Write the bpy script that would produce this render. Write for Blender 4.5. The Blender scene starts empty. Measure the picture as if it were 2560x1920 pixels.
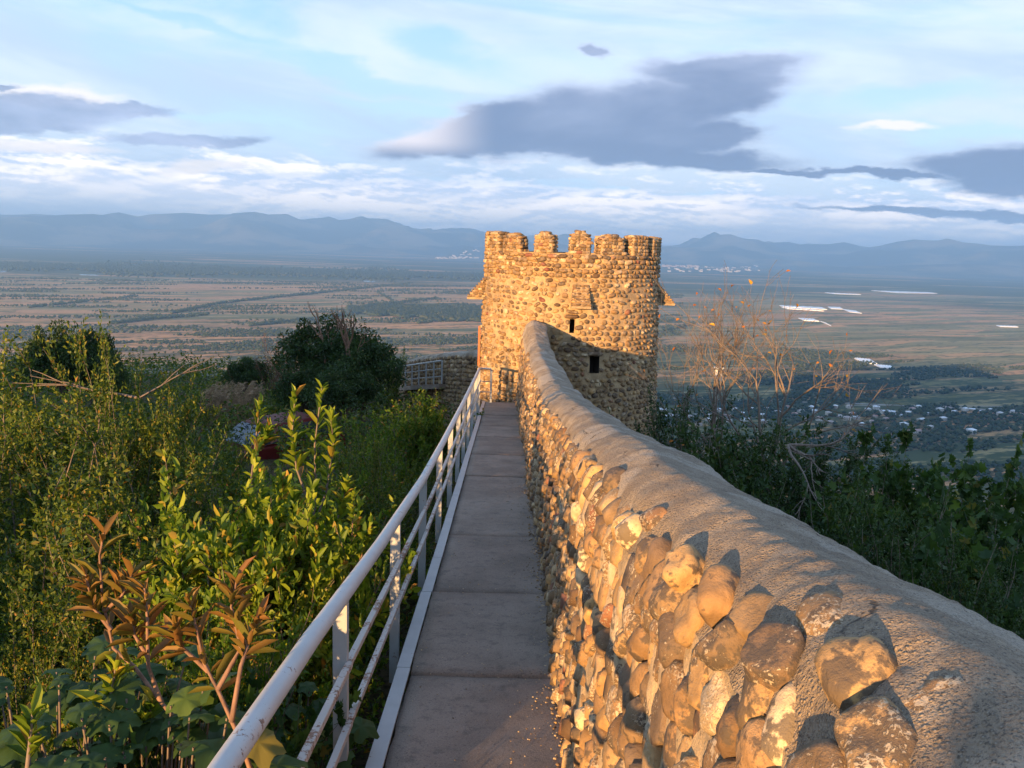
import bpy, math, random
import numpy as np
from mathutils import Matrix, Vector, noise as mnoise
from math import sin, cos, pi, radians, sqrt, tan

S = bpy.context.scene
COL = S.collection
rng = np.random.default_rng(7)
random.seed(7)

# ------------------------------------------------------------------ camera
FPX, CX, CY = 2072.0, 1280.0, 960.0
_t = math.tan(math.radians(1.9))
_n = np.cross([0, (CY - 613) / FPX, -1], [1, -_t, 0]); _n = _n / np.linalg.norm(_n)
if _n[1] < 0: _n = -_n
_v = np.array([(1265 - CX) / FPX, -(815 - CY) / FPX, -1.0])
_y = _v - _n * (_v @ _n); _y /= np.linalg.norm(_y)
RW = np.array([np.cross(_y, _n), _y, _n])          # world axes seen in camera space
cam_d = bpy.data.cameras.new('camera'); cam = bpy.data.objects.new('camera', cam_d); COL.objects.link(cam)
cam_d.sensor_width = 36.0; cam_d.lens = FPX / 2560 * 36.0
cam_d.clip_start = 0.05; cam_d.clip_end = 120000
M4 = Matrix.Identity(4)
for i in range(3):
    for j in range(3): M4[i][j] = RW[i][j]
cam.matrix_world = M4
S.camera = cam

def ray(u, v): return RW @ np.array([(u - CX) / FPX, -(v - CY) / FPX, -1.0])
K = 2560 / 2212.0                                  # measured pixels to photo pixels
def at_y(u, v, y): r = ray(u * K, v * K); return r * (y / r[1])
def at_z(u, v, z): r = ray(u * K, v * K); return r * (z / r[2])
def azel(u, v):
    r = ray(u * K, v * K); r = r / np.linalg.norm(r)
    return math.degrees(math.atan2(r[0], r[1])), math.degrees(math.asin(r[2]))

# ------------------------------------------------------------------ render settings
S.render.engine = 'CYCLES'
S.view_settings.view_transform = 'Standard'; S.view_settings.look = 'None'
S.view_settings.gamma = 1.0; S.view_settings.use_curve_mapping = False
S.view_settings.exposure = 1.35
cy = S.cycles
cy.use_denoising = True
try: cy.denoiser = 'OPENIMAGEDENOISE'
except Exception: pass
cy.max_bounces = 5; cy.diffuse_bounces = 2; cy.glossy_bounces = 2; cy.transmission_bounces = 3
cy.volume_bounces = 2; cy.transparent_max_bounces = 6
cy.sample_clamp_indirect = 4.0

# ------------------------------------------------------------------ sun
SUN_AZ, SUN_EL = radians(29.0), radians(6.3)       # light travels towards +x +y and down
TS = tan(SUN_EL)
ldir = Vector((sin(SUN_AZ) * cos(SUN_EL), cos(SUN_AZ) * cos(SUN_EL), -sin(SUN_EL)))
sd = bpy.data.lights.new('sun', 'SUN'); sd.energy = 5.0; sd.angle = radians(0.5); sd.color = (1.0, 0.57, 0.225)
so = bpy.data.objects.new('sun', sd); COL.objects.link(so)
so.rotation_euler = ldir.to_track_quat('-Z', 'Y').to_euler()

# ------------------------------------------------------------------ node helpers
class NT:
    def __init__(s, tree): s.t = tree; s.n = tree.nodes; s.l = tree.links
    def new(s, typ, **kw):
        n = s.n.new(typ)
        for k, v in kw.items():
            setattr(n, k, v)
        return n
    def put(s, sock, v):
        if isinstance(v, bpy.types.NodeSocket): s.l.new(v, sock)
        elif v is not None:
            if isinstance(v, (tuple, list)) and len(v) == 3 and sock.type == 'RGBA': v = (*v, 1)
            sock.default_value = v
    def m(s, op, a, b=None, c=None, clamp=False):
        n = s.new('ShaderNodeMath', operation=op, use_clamp=clamp)
        for i, v in enumerate((a, b, c)):
            if v is not None: s.put(n.inputs[i], v)
        return n.outputs[0]
    def add(s, a, b): return s.m('ADD', a, b)
    def sub(s, a, b): return s.m('SUBTRACT', a, b)
    def mul(s, a, b): return s.m('MULTIPLY', a, b)
    def mx(s, a, b): return s.m('MAXIMUM', a, b)
    def mn(s, a, b): return s.m('MINIMUM', a, b)
    def smooth(s, v, lo, hi, a=0.0, b=1.0):
        n = s.new('ShaderNodeMapRange', interpolation_type='SMOOTHSTEP')
        s.put(n.inputs[0], v); s.put(n.inputs[1], lo); s.put(n.inputs[2], hi); s.put(n.inputs[3], a); s.put(n.inputs[4], b)
        return n.outputs[0]
    def lin(s, v, lo, hi, a=0.0, b=1.0):
        n = s.new('ShaderNodeMapRange'); s.put(n.inputs[0], v)
        for i, q in enumerate((lo, hi, a, b)): s.put(n.inputs[i + 1], q)
        return n.outputs[0]
    def mix(s, f, a, b, mode='MIX'):
        n = s.new('ShaderNodeMix', data_type='RGBA', blend_type=mode)
        s.put(n.inputs[0], f); s.put(n.inputs[6], a); s.put(n.inputs[7], b)
        return n.outputs[2]
    def noise(s, vec, scale, detail=4.0, rough=0.55, dist=0.0, out=0, dim='3D'):
        n = s.new('ShaderNodeTexNoise', noise_dimensions=dim)
        if vec is not None: s.put(n.inputs['Vector'], vec)
        s.put(n.inputs['Scale'], scale); s.put(n.inputs['Detail'], detail); s.put(n.inputs['Roughness'], rough); s.put(n.inputs['Distortion'], dist)
        return n.outputs[out]
    def voro(s, vec, scale, feature='F1', out='Distance', rnd=1.0):
        n = s.new('ShaderNodeTexVoronoi', feature=feature)
        if vec is not None: s.put(n.inputs['Vector'], vec)
        s.put(n.inputs['Scale'], scale); s.put(n.inputs['Randomness'], rnd)
        return n.outputs[out]
    def xyz(s, x, y, z=0.0):
        n = s.new('ShaderNodeCombineXYZ'); s.put(n.inputs[0], x); s.put(n.inputs[1], y); s.put(n.inputs[2], z); return n.outputs[0]
    def sep(s, v):
        n = s.new('ShaderNodeSeparateXYZ'); s.put(n.inputs[0], v); return n.outputs
    def ramp(s, f, stops, interp='LINEAR'):
        n = s.new('ShaderNodeValToRGB'); r = n.color_ramp; r.interpolation = interp
        while len(r.elements) < len(stops): r.elements.new(0.5)
        for e, (p, c) in zip(r.elements, stops): e.position = p; e.color = (*c, 1)
        s.put(n.inputs[0], f); return n.outputs[0]
    def mapv(s, vec, loc=(0, 0, 0), rot=(0, 0, 0), sc=(1, 1, 1)):
        n = s.new('ShaderNodeMapping'); s.put(n.inputs[0], vec)
        n.inputs[1].default_value = loc; n.inputs[2].default_value = rot; n.inputs[3].default_value = sc
        return n.outputs[0]
    def bump(s, h, strength=0.5, dist=0.02, normal=None):
        n = s.new('ShaderNodeBump'); s.put(n.inputs['Strength'], strength); s.put(n.inputs['Distance'], dist); s.put(n.inputs['Height'], h)
        if normal is not None: s.put(n.inputs['Normal'], normal)
        return n.outputs[0]

def material(name):
    m = bpy.data.materials.new(name); m.use_nodes = True
    nt = NT(m.node_tree); bsdf = m.node_tree.nodes['Principled BSDF']
    return m, nt, bsdf

# ------------------------------------------------------------------ world: sky and clouds
def build_world():
    w = bpy.data.worlds.new('World'); S.world = w; w.use_nodes = True
    nt = NT(w.node_tree); bg = w.node_tree.nodes['Background']
    sky = nt.new('ShaderNodeTexSky', sky_type='NISHITA', sun_disc=False)
    sky.sun_elevation = SUN_EL; sky.sun_rotation = SUN_AZ + pi
    sky.altitude = 700; sky.air_density = 1.0; sky.dust_density = 0.6; sky.ozone_density = 2.0
    STR = 0.12
    tc = nt.new('ShaderNodeTexCoord').outputs['Generated']
    nrm = nt.new('ShaderNodeVectorMath', operation='NORMALIZE'); nt.put(nrm.inputs[0], tc)
    X, Y, Z = nt.sep(nrm.outputs[0])
    D = 180 / pi
    az = nt.mul(nt.m('ARCTAN2', X, Y), D); el = nt.mul(nt.m('ARCSINE', Z), D)
    base = nt.mix(1.0, sky.outputs[0], (1.02, 1.12, 1.12), 'MULTIPLY')
    def C(r, g, b, k=0.95): return (r * k / STR, g * k / STR, b * k / STR)
    # a shallow tilt of the high veil: it runs down towards the right
    elt = nt.add(el, nt.mul(az, 0.10))
    P = nt.xyz(az, elt, 0.0)
    Pw = nt.mapv(P, sc=(0.045, 0.16, 1))
    veil = nt.noise(Pw, 1.0, 7.0, 0.60, 0.9)
    veil2 = nt.noise(nt.mapv(P, loc=(31, 7, 0), sc=(0.02, 0.07, 1)), 1.0, 3.0, 0.5, 0.5)
    v = nt.add(nt.mul(veil, 0.62), nt.mul(veil2, 0.55))
    lowv = nt.smooth(el, 15.0, 2.0)
    vm = nt.smooth(nt.add(v, nt.mul(lowv, 0.08)), 0.43, 0.66)
    vs = nt.noise(nt.mapv(P, loc=(3, 17, 5), sc=(0.035, 0.20, 1)), 1.0, 5.0, 0.6, 0.4)
    vcol = nt.mix(nt.smooth(vs, 0.38, 0.62), C(0.29, 0.36, 0.46), C(0.40, 0.455, 0.52))
    # lanes of clear blue through the veil
    wb = nt.noise(nt.mapv(nt.xyz(az, el, 4), sc=(0.12, 0.35, 1)), 1.0, 6.0, 0.6, 0.0, out=1); bx, by, _b = nt.sep(wb)
    azb = nt.add(az, nt.mul(nt.sub(bx, 0.5), 9.0)); elb0 = nt.add(el, nt.mul(nt.sub(by, 0.5), 4.0)); lane = None
    for (u, vv, rx, ry, tilt) in ((420, 55, 300, 20, 0.27), (760, 170, 300, 26, 0.24), (930, 235, 260, 26, 0.05), (960, 110, 150, 50, 0.3), (1960, 215, 260, 34, -0.1), (2120, 285, 260, 26, 0.05), (1300, 410, 420, 16, 0.04), (520, 255, 260, 16, 0.1)):
        a0, e0 = azel(u, vv); a1, e1 = azel(u + rx * cos(tilt), vv + rx * sin(tilt)); a2, e2 = azel(u - ry * sin(tilt), vv + ry * cos(tilt))
        Mi = np.linalg.inv(np.array([[a1 - a0, a2 - a0], [e1 - e0, e2 - e0]])); A = nt.sub(azb, a0); B = nt.sub(elb0, e0)
        p_ = nt.add(nt.mul(A, Mi[0, 0]), nt.mul(B, Mi[0, 1])); q_ = nt.add(nt.mul(A, Mi[1, 0]), nt.mul(B, Mi[1, 1]))
        d_ = nt.sub(1.0, nt.m('SQRT', nt.add(nt.mul(p_, p_), nt.mul(q_, q_)))); lane = d_ if lane is None else nt.mx(lane, d_)
    vm = nt.mul(vm, nt.smooth(lane, -0.2, 0.7, 1.0, 0.15))
    blue = nt.mix(nt.smooth(el, 3.0, 18.0), C(0.35, 0.465, 0.60), C(0.175, 0.325, 0.57))
    blue = nt.mix(nt.smooth(el, 26.0, 75.0), blue, C(0.045, 0.10, 0.24))
    clear = nt.mix(0.92, base, blue)
    col = nt.mix(nt.mul(vm, nt.smooth(el, 70.0, 24.0, 0.20, 0.94)), clear, vcol)
    # low bank on the mountains: lumpy white with grey-blue undersides
    elb = nt.add(el, nt.mul(az, 0.018))
    pb = nt.xyz(az, nt.mul(elb, 2.3), 3.0)
    n1 = nt.noise(nt.mapv(pb, sc=(0.24, 0.36, 1)), 1.0, 10.0, 0.58, 0.10)
    n2 = nt.noise(nt.mapv(pb, loc=(-0.05, 0.16, 0), sc=(0.24, 0.36, 1)), 1.0, 10.0, 0.58, 0.10)
    lit = nt.add(nt.mul(nt.smooth(nt.sub(n1, n2), -0.05, 0.05), 0.45), nt.mul(nt.smooth(n1, 0.44, 0.60), 0.6))
    n3 = nt.noise(nt.mapv(pb, loc=(9, 4, 0), sc=(0.07, 0.16, 1)), 1.0, 4.0, 0.5)
    bank = nt.mul(nt.smooth(elb, 6.6, 3.4), nt.smooth(nt.add(n1, nt.mul(nt.smooth(elb, 5.2, 2.4), 0.36)), 0.49, 0.62))
    bcol = nt.mix(nt.m('MINIMUM', nt.add(nt.mul(lit, nt.smooth(n3, 0.35, 0.60, 0.45, 1.0)), nt.mul(nt.smooth(elb, 3.8, 2.2), 0.35)), 1.0), C(0.36, 0.42, 0.54), C(0.92, 0.80, 0.71))
    col = nt.mix(nt.mul(bank, 0.93), col, bcol)
    # individual clouds as soft ellipses in azimuth and elevation, edges frayed by noise
    wq = nt.noise(nt.mapv(nt.xyz(az, el, 0), sc=(0.22, 0.55, 1)), 1.0, 8.0, 0.60, 0.0, out=1)
    wx, wy, _ = nt.sep(wq)
    dx = nt.mul(nt.sub(wx, 0.5), 5.5); dy = nt.mul(nt.sub(wy, 0.5), 2.0)
    azw = nt.add(az, dx); elw = nt.add(el, dy)
    def blobs(lst, lo, hi):
        acc = None
        for (u, vv, rx, ry, tilt) in lst:
            a0, e0 = azel(u, vv); a1, e1 = azel(u + rx * cos(tilt), vv + rx * sin(tilt)); a2, e2 = azel(u - ry * sin(tilt), vv + ry * cos(tilt))
            Mi = np.linalg.inv(np.array([[a1 - a0, a2 - a0], [e1 - e0, e2 - e0]]))
            A = nt.sub(azw, a0); B = nt.sub(elw, e0)
            p = nt.add(nt.mul(A, Mi[0, 0]), nt.mul(B, Mi[0, 1])); q = nt.add(nt.mul(A, Mi[1, 0]), nt.mul(B, Mi[1, 1]))
            d = nt.sub(1.0, nt.m('SQRT', nt.add(nt.mul(p, p), nt.mul(q, q))))
            acc = d if acc is None else nt.m('SMOOTH_MAX', acc, d, 0.25)
        return acc, nt.smooth(acc, lo, hi)
    whites = [(60, 318, 230, 20, 0.02), (430, 358, 130, 22, 0.0), (1930, 273, 130, 14, 0.0), (120, 210, 190, 30, 0.05), (1500, 700, 10, 10, 0)]
    d0, m0 = blobs(whites, 0.0, 0.6)
    col = nt.mix(nt.mul(m0, 0.85), col, C(0.58, 0.53, 0.50))
    darks = [(985, 308, 215, 30, -0.10), (1180, 262, 250, 80, -0.16), (1400, 240, 290, 92, -0.22), (1540, 148, 235, 40, -0.05), (1440, 338, 330, 30, 0.06),
             (1190, 318, 330, 26, 0.04), (1330, 290, 330, 62, 0.02), (1480, 225, 170, 60, -0.1), (1570, 195, 190, 80, -0.2), (1060, 262, 190, 50, -0.25), (1560, 290, 130, 45, 0.0), (1278, 110, 36, 17, 0.0), (1700, 372, 130, 9, 0.05),
             (2170, 352, 330, 38, -0.03), (2200, 395, 190, 38, 0.06), (1880, 374, 240, 10, 0.04),
             (2010, 455, 360, 10, 0.05), (2200, 472, 200, 8, 0.05)]
    d1, m1 = blobs(darks, -0.10, 0.40)
    shade_n = nt.noise(nt.mapv(nt.xyz(az, el, 9), sc=(0.10, 0.30, 1)), 1.0, 5.0, 0.55, 0.3)
    a_l, e_l = azel(820, 300); a_r, _q = azel(1080, 300)
    tip = nt.smooth(az, a_r, a_l)                                   # the lit western tip of the long cloud
    e_lo = azel(1400, 345)[1]; e_hi = azel(1400, 110)[1]
    hgt = nt.smooth(elt, e_lo, e_hi + 3)
    f = nt.add(nt.mul(hgt, 0.55), nt.mul(nt.sub(shade_n, 0.5), 1.1))
    f = nt.add(f, nt.mul(nt.smooth(d1, 0.55, 0.0), 0.60))
    dcol = nt.mix(nt.smooth(f, 0.0, 1.0), C(0.085, 0.118, 0.20), C(0.29, 0.325, 0.43))
    tipm = nt.mul(nt.smooth(az, a_r, a_l + 2.0), nt.smooth(el, azel(900, 345)[1], azel(900, 300)[1]))
    dcol = nt.mix(nt.mul(tipm, 0.9), dcol, C(0.56, 0.50, 0.50))
    col = nt.mix(nt.mul(m1, 0.97), col, dcol)
    darks2 = [(60, 238, 230, 38, 0.02), (20, 268, 190, 26, 0.0), (230, 232, 160, 16, 0.03), (400, 298, 190, 17, 0.04), (520, 306, 60, 9, 0), (20, 192, 60, 9, 0)]
    d2, m2 = blobs(darks2, -0.12, 0.32)
    col = nt.mix(nt.mul(m2, 0.9), col, nt.mix(nt.smooth(shade_n, 0.4, 0.65), C(0.13, 0.17, 0.27), C(0.26, 0.30, 0.42)))
    # below the horizon: plain haze colour
    col = nt.mix(nt.smooth(el, 1.2, -0.5), col, C(0.20, 0.30, 0.46))
    nt.put(bg.inputs[0], col); bg.inputs[1].default_value = STR
    try: w.cycles.sampling_method = 'MANUAL'; w.cycles.sample_map_resolution = 512
    except Exception: pass
build_world()

# ------------------------------------------------------------------ object helpers
def tag(o, label=None, cat=None, group=None, kind=None):
    if label: o['label'] = label
    if cat: o['category'] = cat
    if group: o['group'] = group
    if kind: o['kind'] = kind
    return o
def empty(name, loc=(0, 0, 0)):
    o = bpy.data.objects.new(name, None); COL.objects.link(o); o.location = loc; o.empty_display_size = 0.2; return o
def link(name, me, mat=None, parent=None, loc=None):
    o = bpy.data.objects.new(name, me); COL.objects.link(o)
    if mat is not None and not me.materials: me.materials.append(mat)
    if parent is not None:
        o.parent = parent
    if loc is not None: o.location = loc
    return o
def mesh_np(name, V, F, smooth=True, attrs=None, idx=None):
    """V (n,3), F (m,k) with k the same for all faces"""
    V = np.asarray(V, np.float32); F = np.asarray(F, np.int32)
    me = bpy.data.meshes.new(name)
    me.vertices.add(len(V)); me.vertices.foreach_set('co', V.ravel())
    k = F.shape[1]; me.loops.add(F.size); me.loops.foreach_set('vertex_index', F.ravel())
    me.polygons.add(len(F)); me.polygons.foreach_set('loop_start', np.arange(0, F.size, k, dtype=np.int32))
    me.polygons.foreach_set('loop_total', np.full(len(F), k, np.int32))
    if smooth: me.polygons.foreach_set('use_smooth', np.ones(len(F), bool))
    for an, arr in (attrs or {}).items():
        a = me.attributes.new(an, 'FLOAT', 'POINT'); a.data.foreach_set('value', np.asarray(arr, np.float32))
    me.update(calc_edges=True)
    return me
class MB:
    """plain polygon collector"""
    def __init__(s): s.v = []; s.f = []
    def box(s, lo, hi):
        b = len(s.v); (x0, y0, z0), (x1, y1, z1) = lo, hi
        s.v += [(x0, y0, z0), (x1, y0, z0), (x1, y1, z0), (x0, y1, z0), (x0, y0, z1), (x1, y0, z1), (x1, y1, z1), (x0, y1, z1)]
        s.f += [tuple(b + i for i in q) for q in ((0, 3, 2, 1), (4, 5, 6, 7), (0, 1, 5, 4), (1, 2, 6, 5), (2, 3, 7, 6), (3, 0, 4, 7))]
    def hexa(s, pts):
        b = len(s.v); s.v += [tuple(p) for p in pts]
        s.f += [tuple(b + i for i in q) for q in ((0, 3, 2, 1), (4, 5, 6, 7), (0, 1, 5, 4), (1, 2, 6, 5), (2, 3, 7, 6), (3, 0, 4, 7))]
    def tube(s, pts, rad, n=8, caps=True):
        pts = [Vector(p) for p in pts]
        rads = rad if hasattr(rad, '__len__') else [rad] * len(pts)
        b = len(s.v); up = Vector((0.13, 0.21, 1)).normalized()
        for i, p in enumerate(pts):
            d = (pts[min(i + 1, len(pts) - 1)] - pts[max(i - 1, 0)]).normalized()
            u = d.cross(up)
            if u.length < 1e-3: u = d.cross(Vector((1, 0, 0)))
            u.normalize(); w = d.cross(u)
            for k in range(n):
                a = 2 * pi * k / n; s.v.append(tuple(p + (u * cos(a) + w * sin(a)) * rads[i]))
        for i in range(len(pts) - 1):
            for k in range(n):
                k2 = (k + 1) % n; s.f.append((b + i * n + k, b + i * n + k2, b + (i + 1) * n + k2, b + (i + 1) * n + k))
        if caps:
            s.f.append(tuple(b + k for k in range(n))); s.f.append(tuple(b + (len(pts) - 1) * n + k for k in reversed(range(n))))
    def build(s, name, mat, parent=None, smooth=False, bevel=0.0):
        me = bpy.data.meshes.new(name); me.from_pydata(s.v, [], s.f); me.update()
        if smooth:
            for p in me.polygons: p.use_smooth = True
        o = link(name, me, mat, parent)
        if bevel:
            bm = o.modifiers.new('bevel', 'BEVEL'); bm.width = bevel; bm.segments = 2; bm.limit_method = 'ANGLE'
        return o

def fbm(p, oct=4):
    v = 0.0; a = 0.5; q = Vector(p)
    for _ in range(oct): v += a * mnoise.noise(q); q = q * 2.03 + Vector((7.1, 3.3, 1.7)); a *= 0.5
    return v
_G = np.random.default_rng(99).random((256, 256)).astype(np.float64)
def vnoise(x, y):
    x = np.asarray(x, float); y = np.asarray(y, float)
    xi = np.floor(x).astype(int); yi = np.floor(y).astype(int); fx = x - xi; fy = y - yi
    fx = fx * fx * (3 - 2 * fx); fy = fy * fy * (3 - 2 * fy)
    g = lambda a, b: _G[a & 255, b & 255]
    return (g(xi, yi) * (1 - fx) + g(xi + 1, yi) * fx) * (1 - fy) + (g(xi, yi + 1) * (1 - fx) + g(xi + 1, yi + 1) * fx) * fy
def vfbm(x, y, o=5, r=0.5):
    v = 0; a = 1.0; tot = 0
    for i in range(o): v = v + a * vnoise(x + 17.3 * i, y + 9.1 * i); tot += a; a *= r; x = x * 2.03; y = y * 2.03
    return v / tot

# ------------------------------------------------------------------ materials
def mat_stone(name, per_object):
    m, nt, b = material(name)
    if per_object: r = nt.new('ShaderNodeObjectInfo').outputs['Random']
    else: r = nt.new('ShaderNodeAttribute', attribute_name='tint').outputs['Fac']
    geo = nt.new('ShaderNodeNewGeometry').outputs['Position']
    r2 = nt.m('FRACT', nt.mul(r, 17.31)); r3 = nt.m('FRACT', nt.mul(r, 71.7))
    colr = nt.ramp(r, [(0.0, (0.085, 0.052, 0.030)), (0.16, (0.31, 0.190, 0.085)), (0.34, (0.16, 0.105, 0.062)), (0.50, (0.42, 0.270, 0.115)), (0.66, (0.12, 0.085, 0.058)), (0.80, (0.36, 0.220, 0.090)), (0.91, (0.55, 0.44, 0.29)), (0.96, (0.30, 0.19, 0.09)), (1.0, (0.17, 0.055, 0.038))])
    n1 = nt.noise(geo, 9.0, 6.0, 0.6, 0.4)
    n2 = nt.noise(geo, 38.0, 5.0, 0.65)
    n3 = nt.noise(geo, 130.0, 3.0, 0.7)
    c = nt.mix(1.0, colr, nt.mix(nt.smooth(n1, 0.3, 0.7), (0.62, 0.60, 0.56), (1.35, 1.30, 1.22)), 'MULTIPLY')
    # dark lichen, pale lichen and lime runs, each more on some stones than on others
    dk = nt.mul(nt.smooth(nt.add(nt.mul(n1, 0.6), nt.mul(n2, 0.4)), nt.lin(r2, 0, 1, 0.57, 0.46), nt.lin(r2, 0, 1, 0.63, 0.52)), 0.85)
    c = nt.mix(dk, c, (0.055, 0.045, 0.036))
    lv = nt.noise(geo, 105.0, 4.0, 0.75, 0.3)
    pl = nt.smooth(nt.add(nt.mul(lv, 0.6), nt.mul(nt.noise(geo, 7.0, 3.0, 0.5), 0.4)), nt.lin(r3, 0, 1, 0.60, 0.505), nt.lin(r3, 0, 1, 0.63, 0.545))
    c = nt.mix(nt.mul(pl, 0.60), c, (0.58, 0.48, 0.34))
    nt.put(b.inputs['Base Color'], c); nt.put(b.inputs['Roughness'], 0.78)
    h = nt.add(nt.mul(n2, 0.6), nt.mul(n3, 0.25)); h = nt.add(h, nt.mul(pl, 0.25))
    nt.put(b.inputs['Normal'], nt.bump(h, 0.9, 0.010))
    return m
M_stone_o = mat_stone('cobble', True); M_stone_a = mat_stone('cobble_joined', False)

def mat_mortar(name, col=(0.46, 0.345, 0.205), coarse=1.0):
    m, nt, b = material(name)
    geo = nt.new('ShaderNodeNewGeometry').outputs['Position']
    n1 = nt.noise(geo, 3.5, 5.0, 0.6, 0.3); n2 = nt.noise(geo, 30.0, 6.0, 0.7); n3 = nt.noise(geo, 110.0, 4.0, 0.75)
    c = nt.mix(nt.smooth(n1, 0.35, 0.65), tuple(k * 0.72 for k in col), tuple(k * 1.15 for k in col))
    c = nt.mix(nt.mul(nt.smooth(n2, 0.56, 0.66), 0.75), c, (0.075, 0.058, 0.042))
    c = nt.mix(nt.mul(nt.smooth(n3, 0.58, 0.68), 0.6), c, tuple(min(1, k * 1.45) for k in col))
    nt.put(b.inputs['Base Color'], c); nt.put(b.inputs['Roughness'], 0.92)
    nt.put(b.inputs['Normal'], nt.bump(nt.add(n2, nt.mul(n3, 0.5)), 0.9, 0.02 * coarse))
    return m
M_mortar = mat_mortar('lime_mortar')

def mat_coping():
    m, nt, b = material('cement_coping')
    geo = nt.new('ShaderNodeNewGeometry').outputs['Position']
    n0 = nt.noise(geo, 1.3, 3.0, 0.5, 0.4); n1 = nt.noise(geo, 7.0, 6.0, 0.6, 0.5); n2 = nt.noise(geo, 45.0, 5.0, 0.7); n3 = nt.noise(geo, 170.0, 3.0, 0.75)
    v = nt.voro(geo, 120.0)
    c = nt.mix(nt.smooth(n1, 0.35, 0.7), (0.335, 0.262, 0.188), (0.50, 0.405, 0.295))
    c = nt.mix(nt.mul(nt.smooth(nt.add(n0, nt.mul(nt.sub(n1, 0.5), 0.25)), 0.49, 0.56), 0.75), c, (0.58, 0.50, 0.40))
    c = nt.mix(nt.mul(nt.smooth(n3, 0.50, 0.66), 0.75), c, (0.075, 0.062, 0.052))
    c = nt.mix(nt.mul(nt.smooth(v, 0.22, 0.10), 0.5), c, (0.55, 0.50, 0.43))
    wv = nt.noise(geo, 5.0, 4.0, 0.6, out=1); av = nt.new('ShaderNodeVectorMath', operation='MULTIPLY_ADD'); nt.put(av.inputs[0], wv); av.inputs[1].default_value = (.25, .25, .25); nt.put(av.inputs[2], geo)
    crk = nt.mul(nt.smooth(nt.voro(av.outputs[0], 1.9, 'DISTANCE_TO_EDGE'), 0.012, 0.002), nt.smooth(nt.noise(geo, 2.3, 3.0, 0.5), 0.50, 0.58))
    c = nt.mix(nt.mul(crk, 0.85), c, (0.04, 0.032, 0.026))
    st = nt.smooth(nt.noise(geo, 16.0, 5.0, 0.7), 0.60, 0.70); c = nt.mix(nt.mul(st, 0.5), c, (0.10, 0.085, 0.065))
    nt.put(b.inputs['Base Color'], c); nt.put(b.inputs['Roughness'], 0.93)
    h = nt.add(nt.mul(n2, 1.0), nt.mul(n3, 0.55)); h = nt.sub(h, nt.mul(crk, 0.6)); h = nt.add(h, nt.mul(nt.noise(geo, 18.0, 5.0, 0.65), 0.8)); h = nt.add(h, nt.mul(nt.smooth(v, 0.5, 0.1), 0.35))
    nt.put(b.inputs['Normal'], nt.bump(h, 1.0, 0.030))
    return m
M_coping = mat_coping()

def mat_concrete():
    m, nt, b = material('walkway_concrete')
    geo = nt.new('ShaderNodeNewGeometry').outputs['Position']
    rn = nt.new('ShaderNodeObjectInfo').outputs['Random']
    n0 = nt.noise(geo, 2.2, 4.0, 0.55); n1 = nt.noise(geo, 14.0, 5.0, 0.65); n2 = nt.noise(geo, 95.0, 4.0, 0.75); n3 = nt.noise(geo, 260.0, 2.0, 0.7)
    c = nt.mix(nt.smooth(n0, 0.3, 0.7), (0.195, 0.153, 0.120), (0.300, 0.240, 0.192))
    c = nt.mix(nt.mul(nt.smooth(n1, 0.50, 0.70), 0.5), c, (0.085, 0.075, 0.07))
    c = nt.mix(nt.mul(nt.smooth(n2, 0.54, 0.66), 0.6), c, (0.05, 0.045, 0.042))
    c = nt.mix(nt.mul(nt.smooth(n3, 0.58, 0.70), 0.6), c, (0.50, 0.43, 0.37))
    c = nt.mix(1.0, c, nt.mix(rn, (0.88, 0.88, 0.88), (1.10, 1.09, 1.08)), 'MULTIPLY')
    nt.put(b.inputs['Base Color'], c); nt.put(b.inputs['Roughness'], 0.9)
    nt.put(b.inputs['Normal'], nt.bump(nt.add(n2, nt.mul(n3, 0.6)), 0.8, 0.006))
    return m
M_conc = mat_concrete()

def mat_paint(name, col, rust, spec=0.35, rough=0.42):
    m, nt, b = material(name)
    geo = nt.new('ShaderNodeNewGeometry').outputs['Position']
    n1 = nt.noise(geo, 6.0, 4.0, 0.6); n2 = nt.noise(geo, 60.0, 6.0, 0.7); n3 = nt.noise(geo, 160.0, 3.0, 0.6)
    c = nt.mix(nt.smooth(n1, 0.3, 0.7), tuple(k * 0.88 for k in col), col)
    rm = nt.smooth(nt.add(nt.mul(n1, 0.45), nt.mul(n2, 0.55)), 0.60 - rust, 0.63 - rust * 0.8)
    rc = nt.mix(nt.smooth(n3, 0.35, 0.65), (0.11, 0.050, 0.028), (0.26, 0.125, 0.065))
    c = nt.mix(nt.mul(rm, 0.85), c, rc)
    nt.put(b.inputs['Base Color'], c); nt.put(b.inputs['Roughness'], nt.lin(rm, 0, 1, rough, 0.85)); b.inputs['Specular IOR Level'].default_value = spec
    nt.put(b.inputs['Normal'], nt.bump(nt.add(nt.mul(n2, 0.4), rm), 0.25, 0.002))
    return m
M_rail = mat_paint('white_rail_paint', (0.47, 0.47, 0.465), 0.022)
M_bar = mat_paint('worn_bar_paint', (0.46, 0.43, 0.40), 0.075, 0.25, 0.55)
M_post = mat_paint('grey_post_paint', (0.40, 0.42, 0.43), -0.01, 0.35, 0.42)

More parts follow.
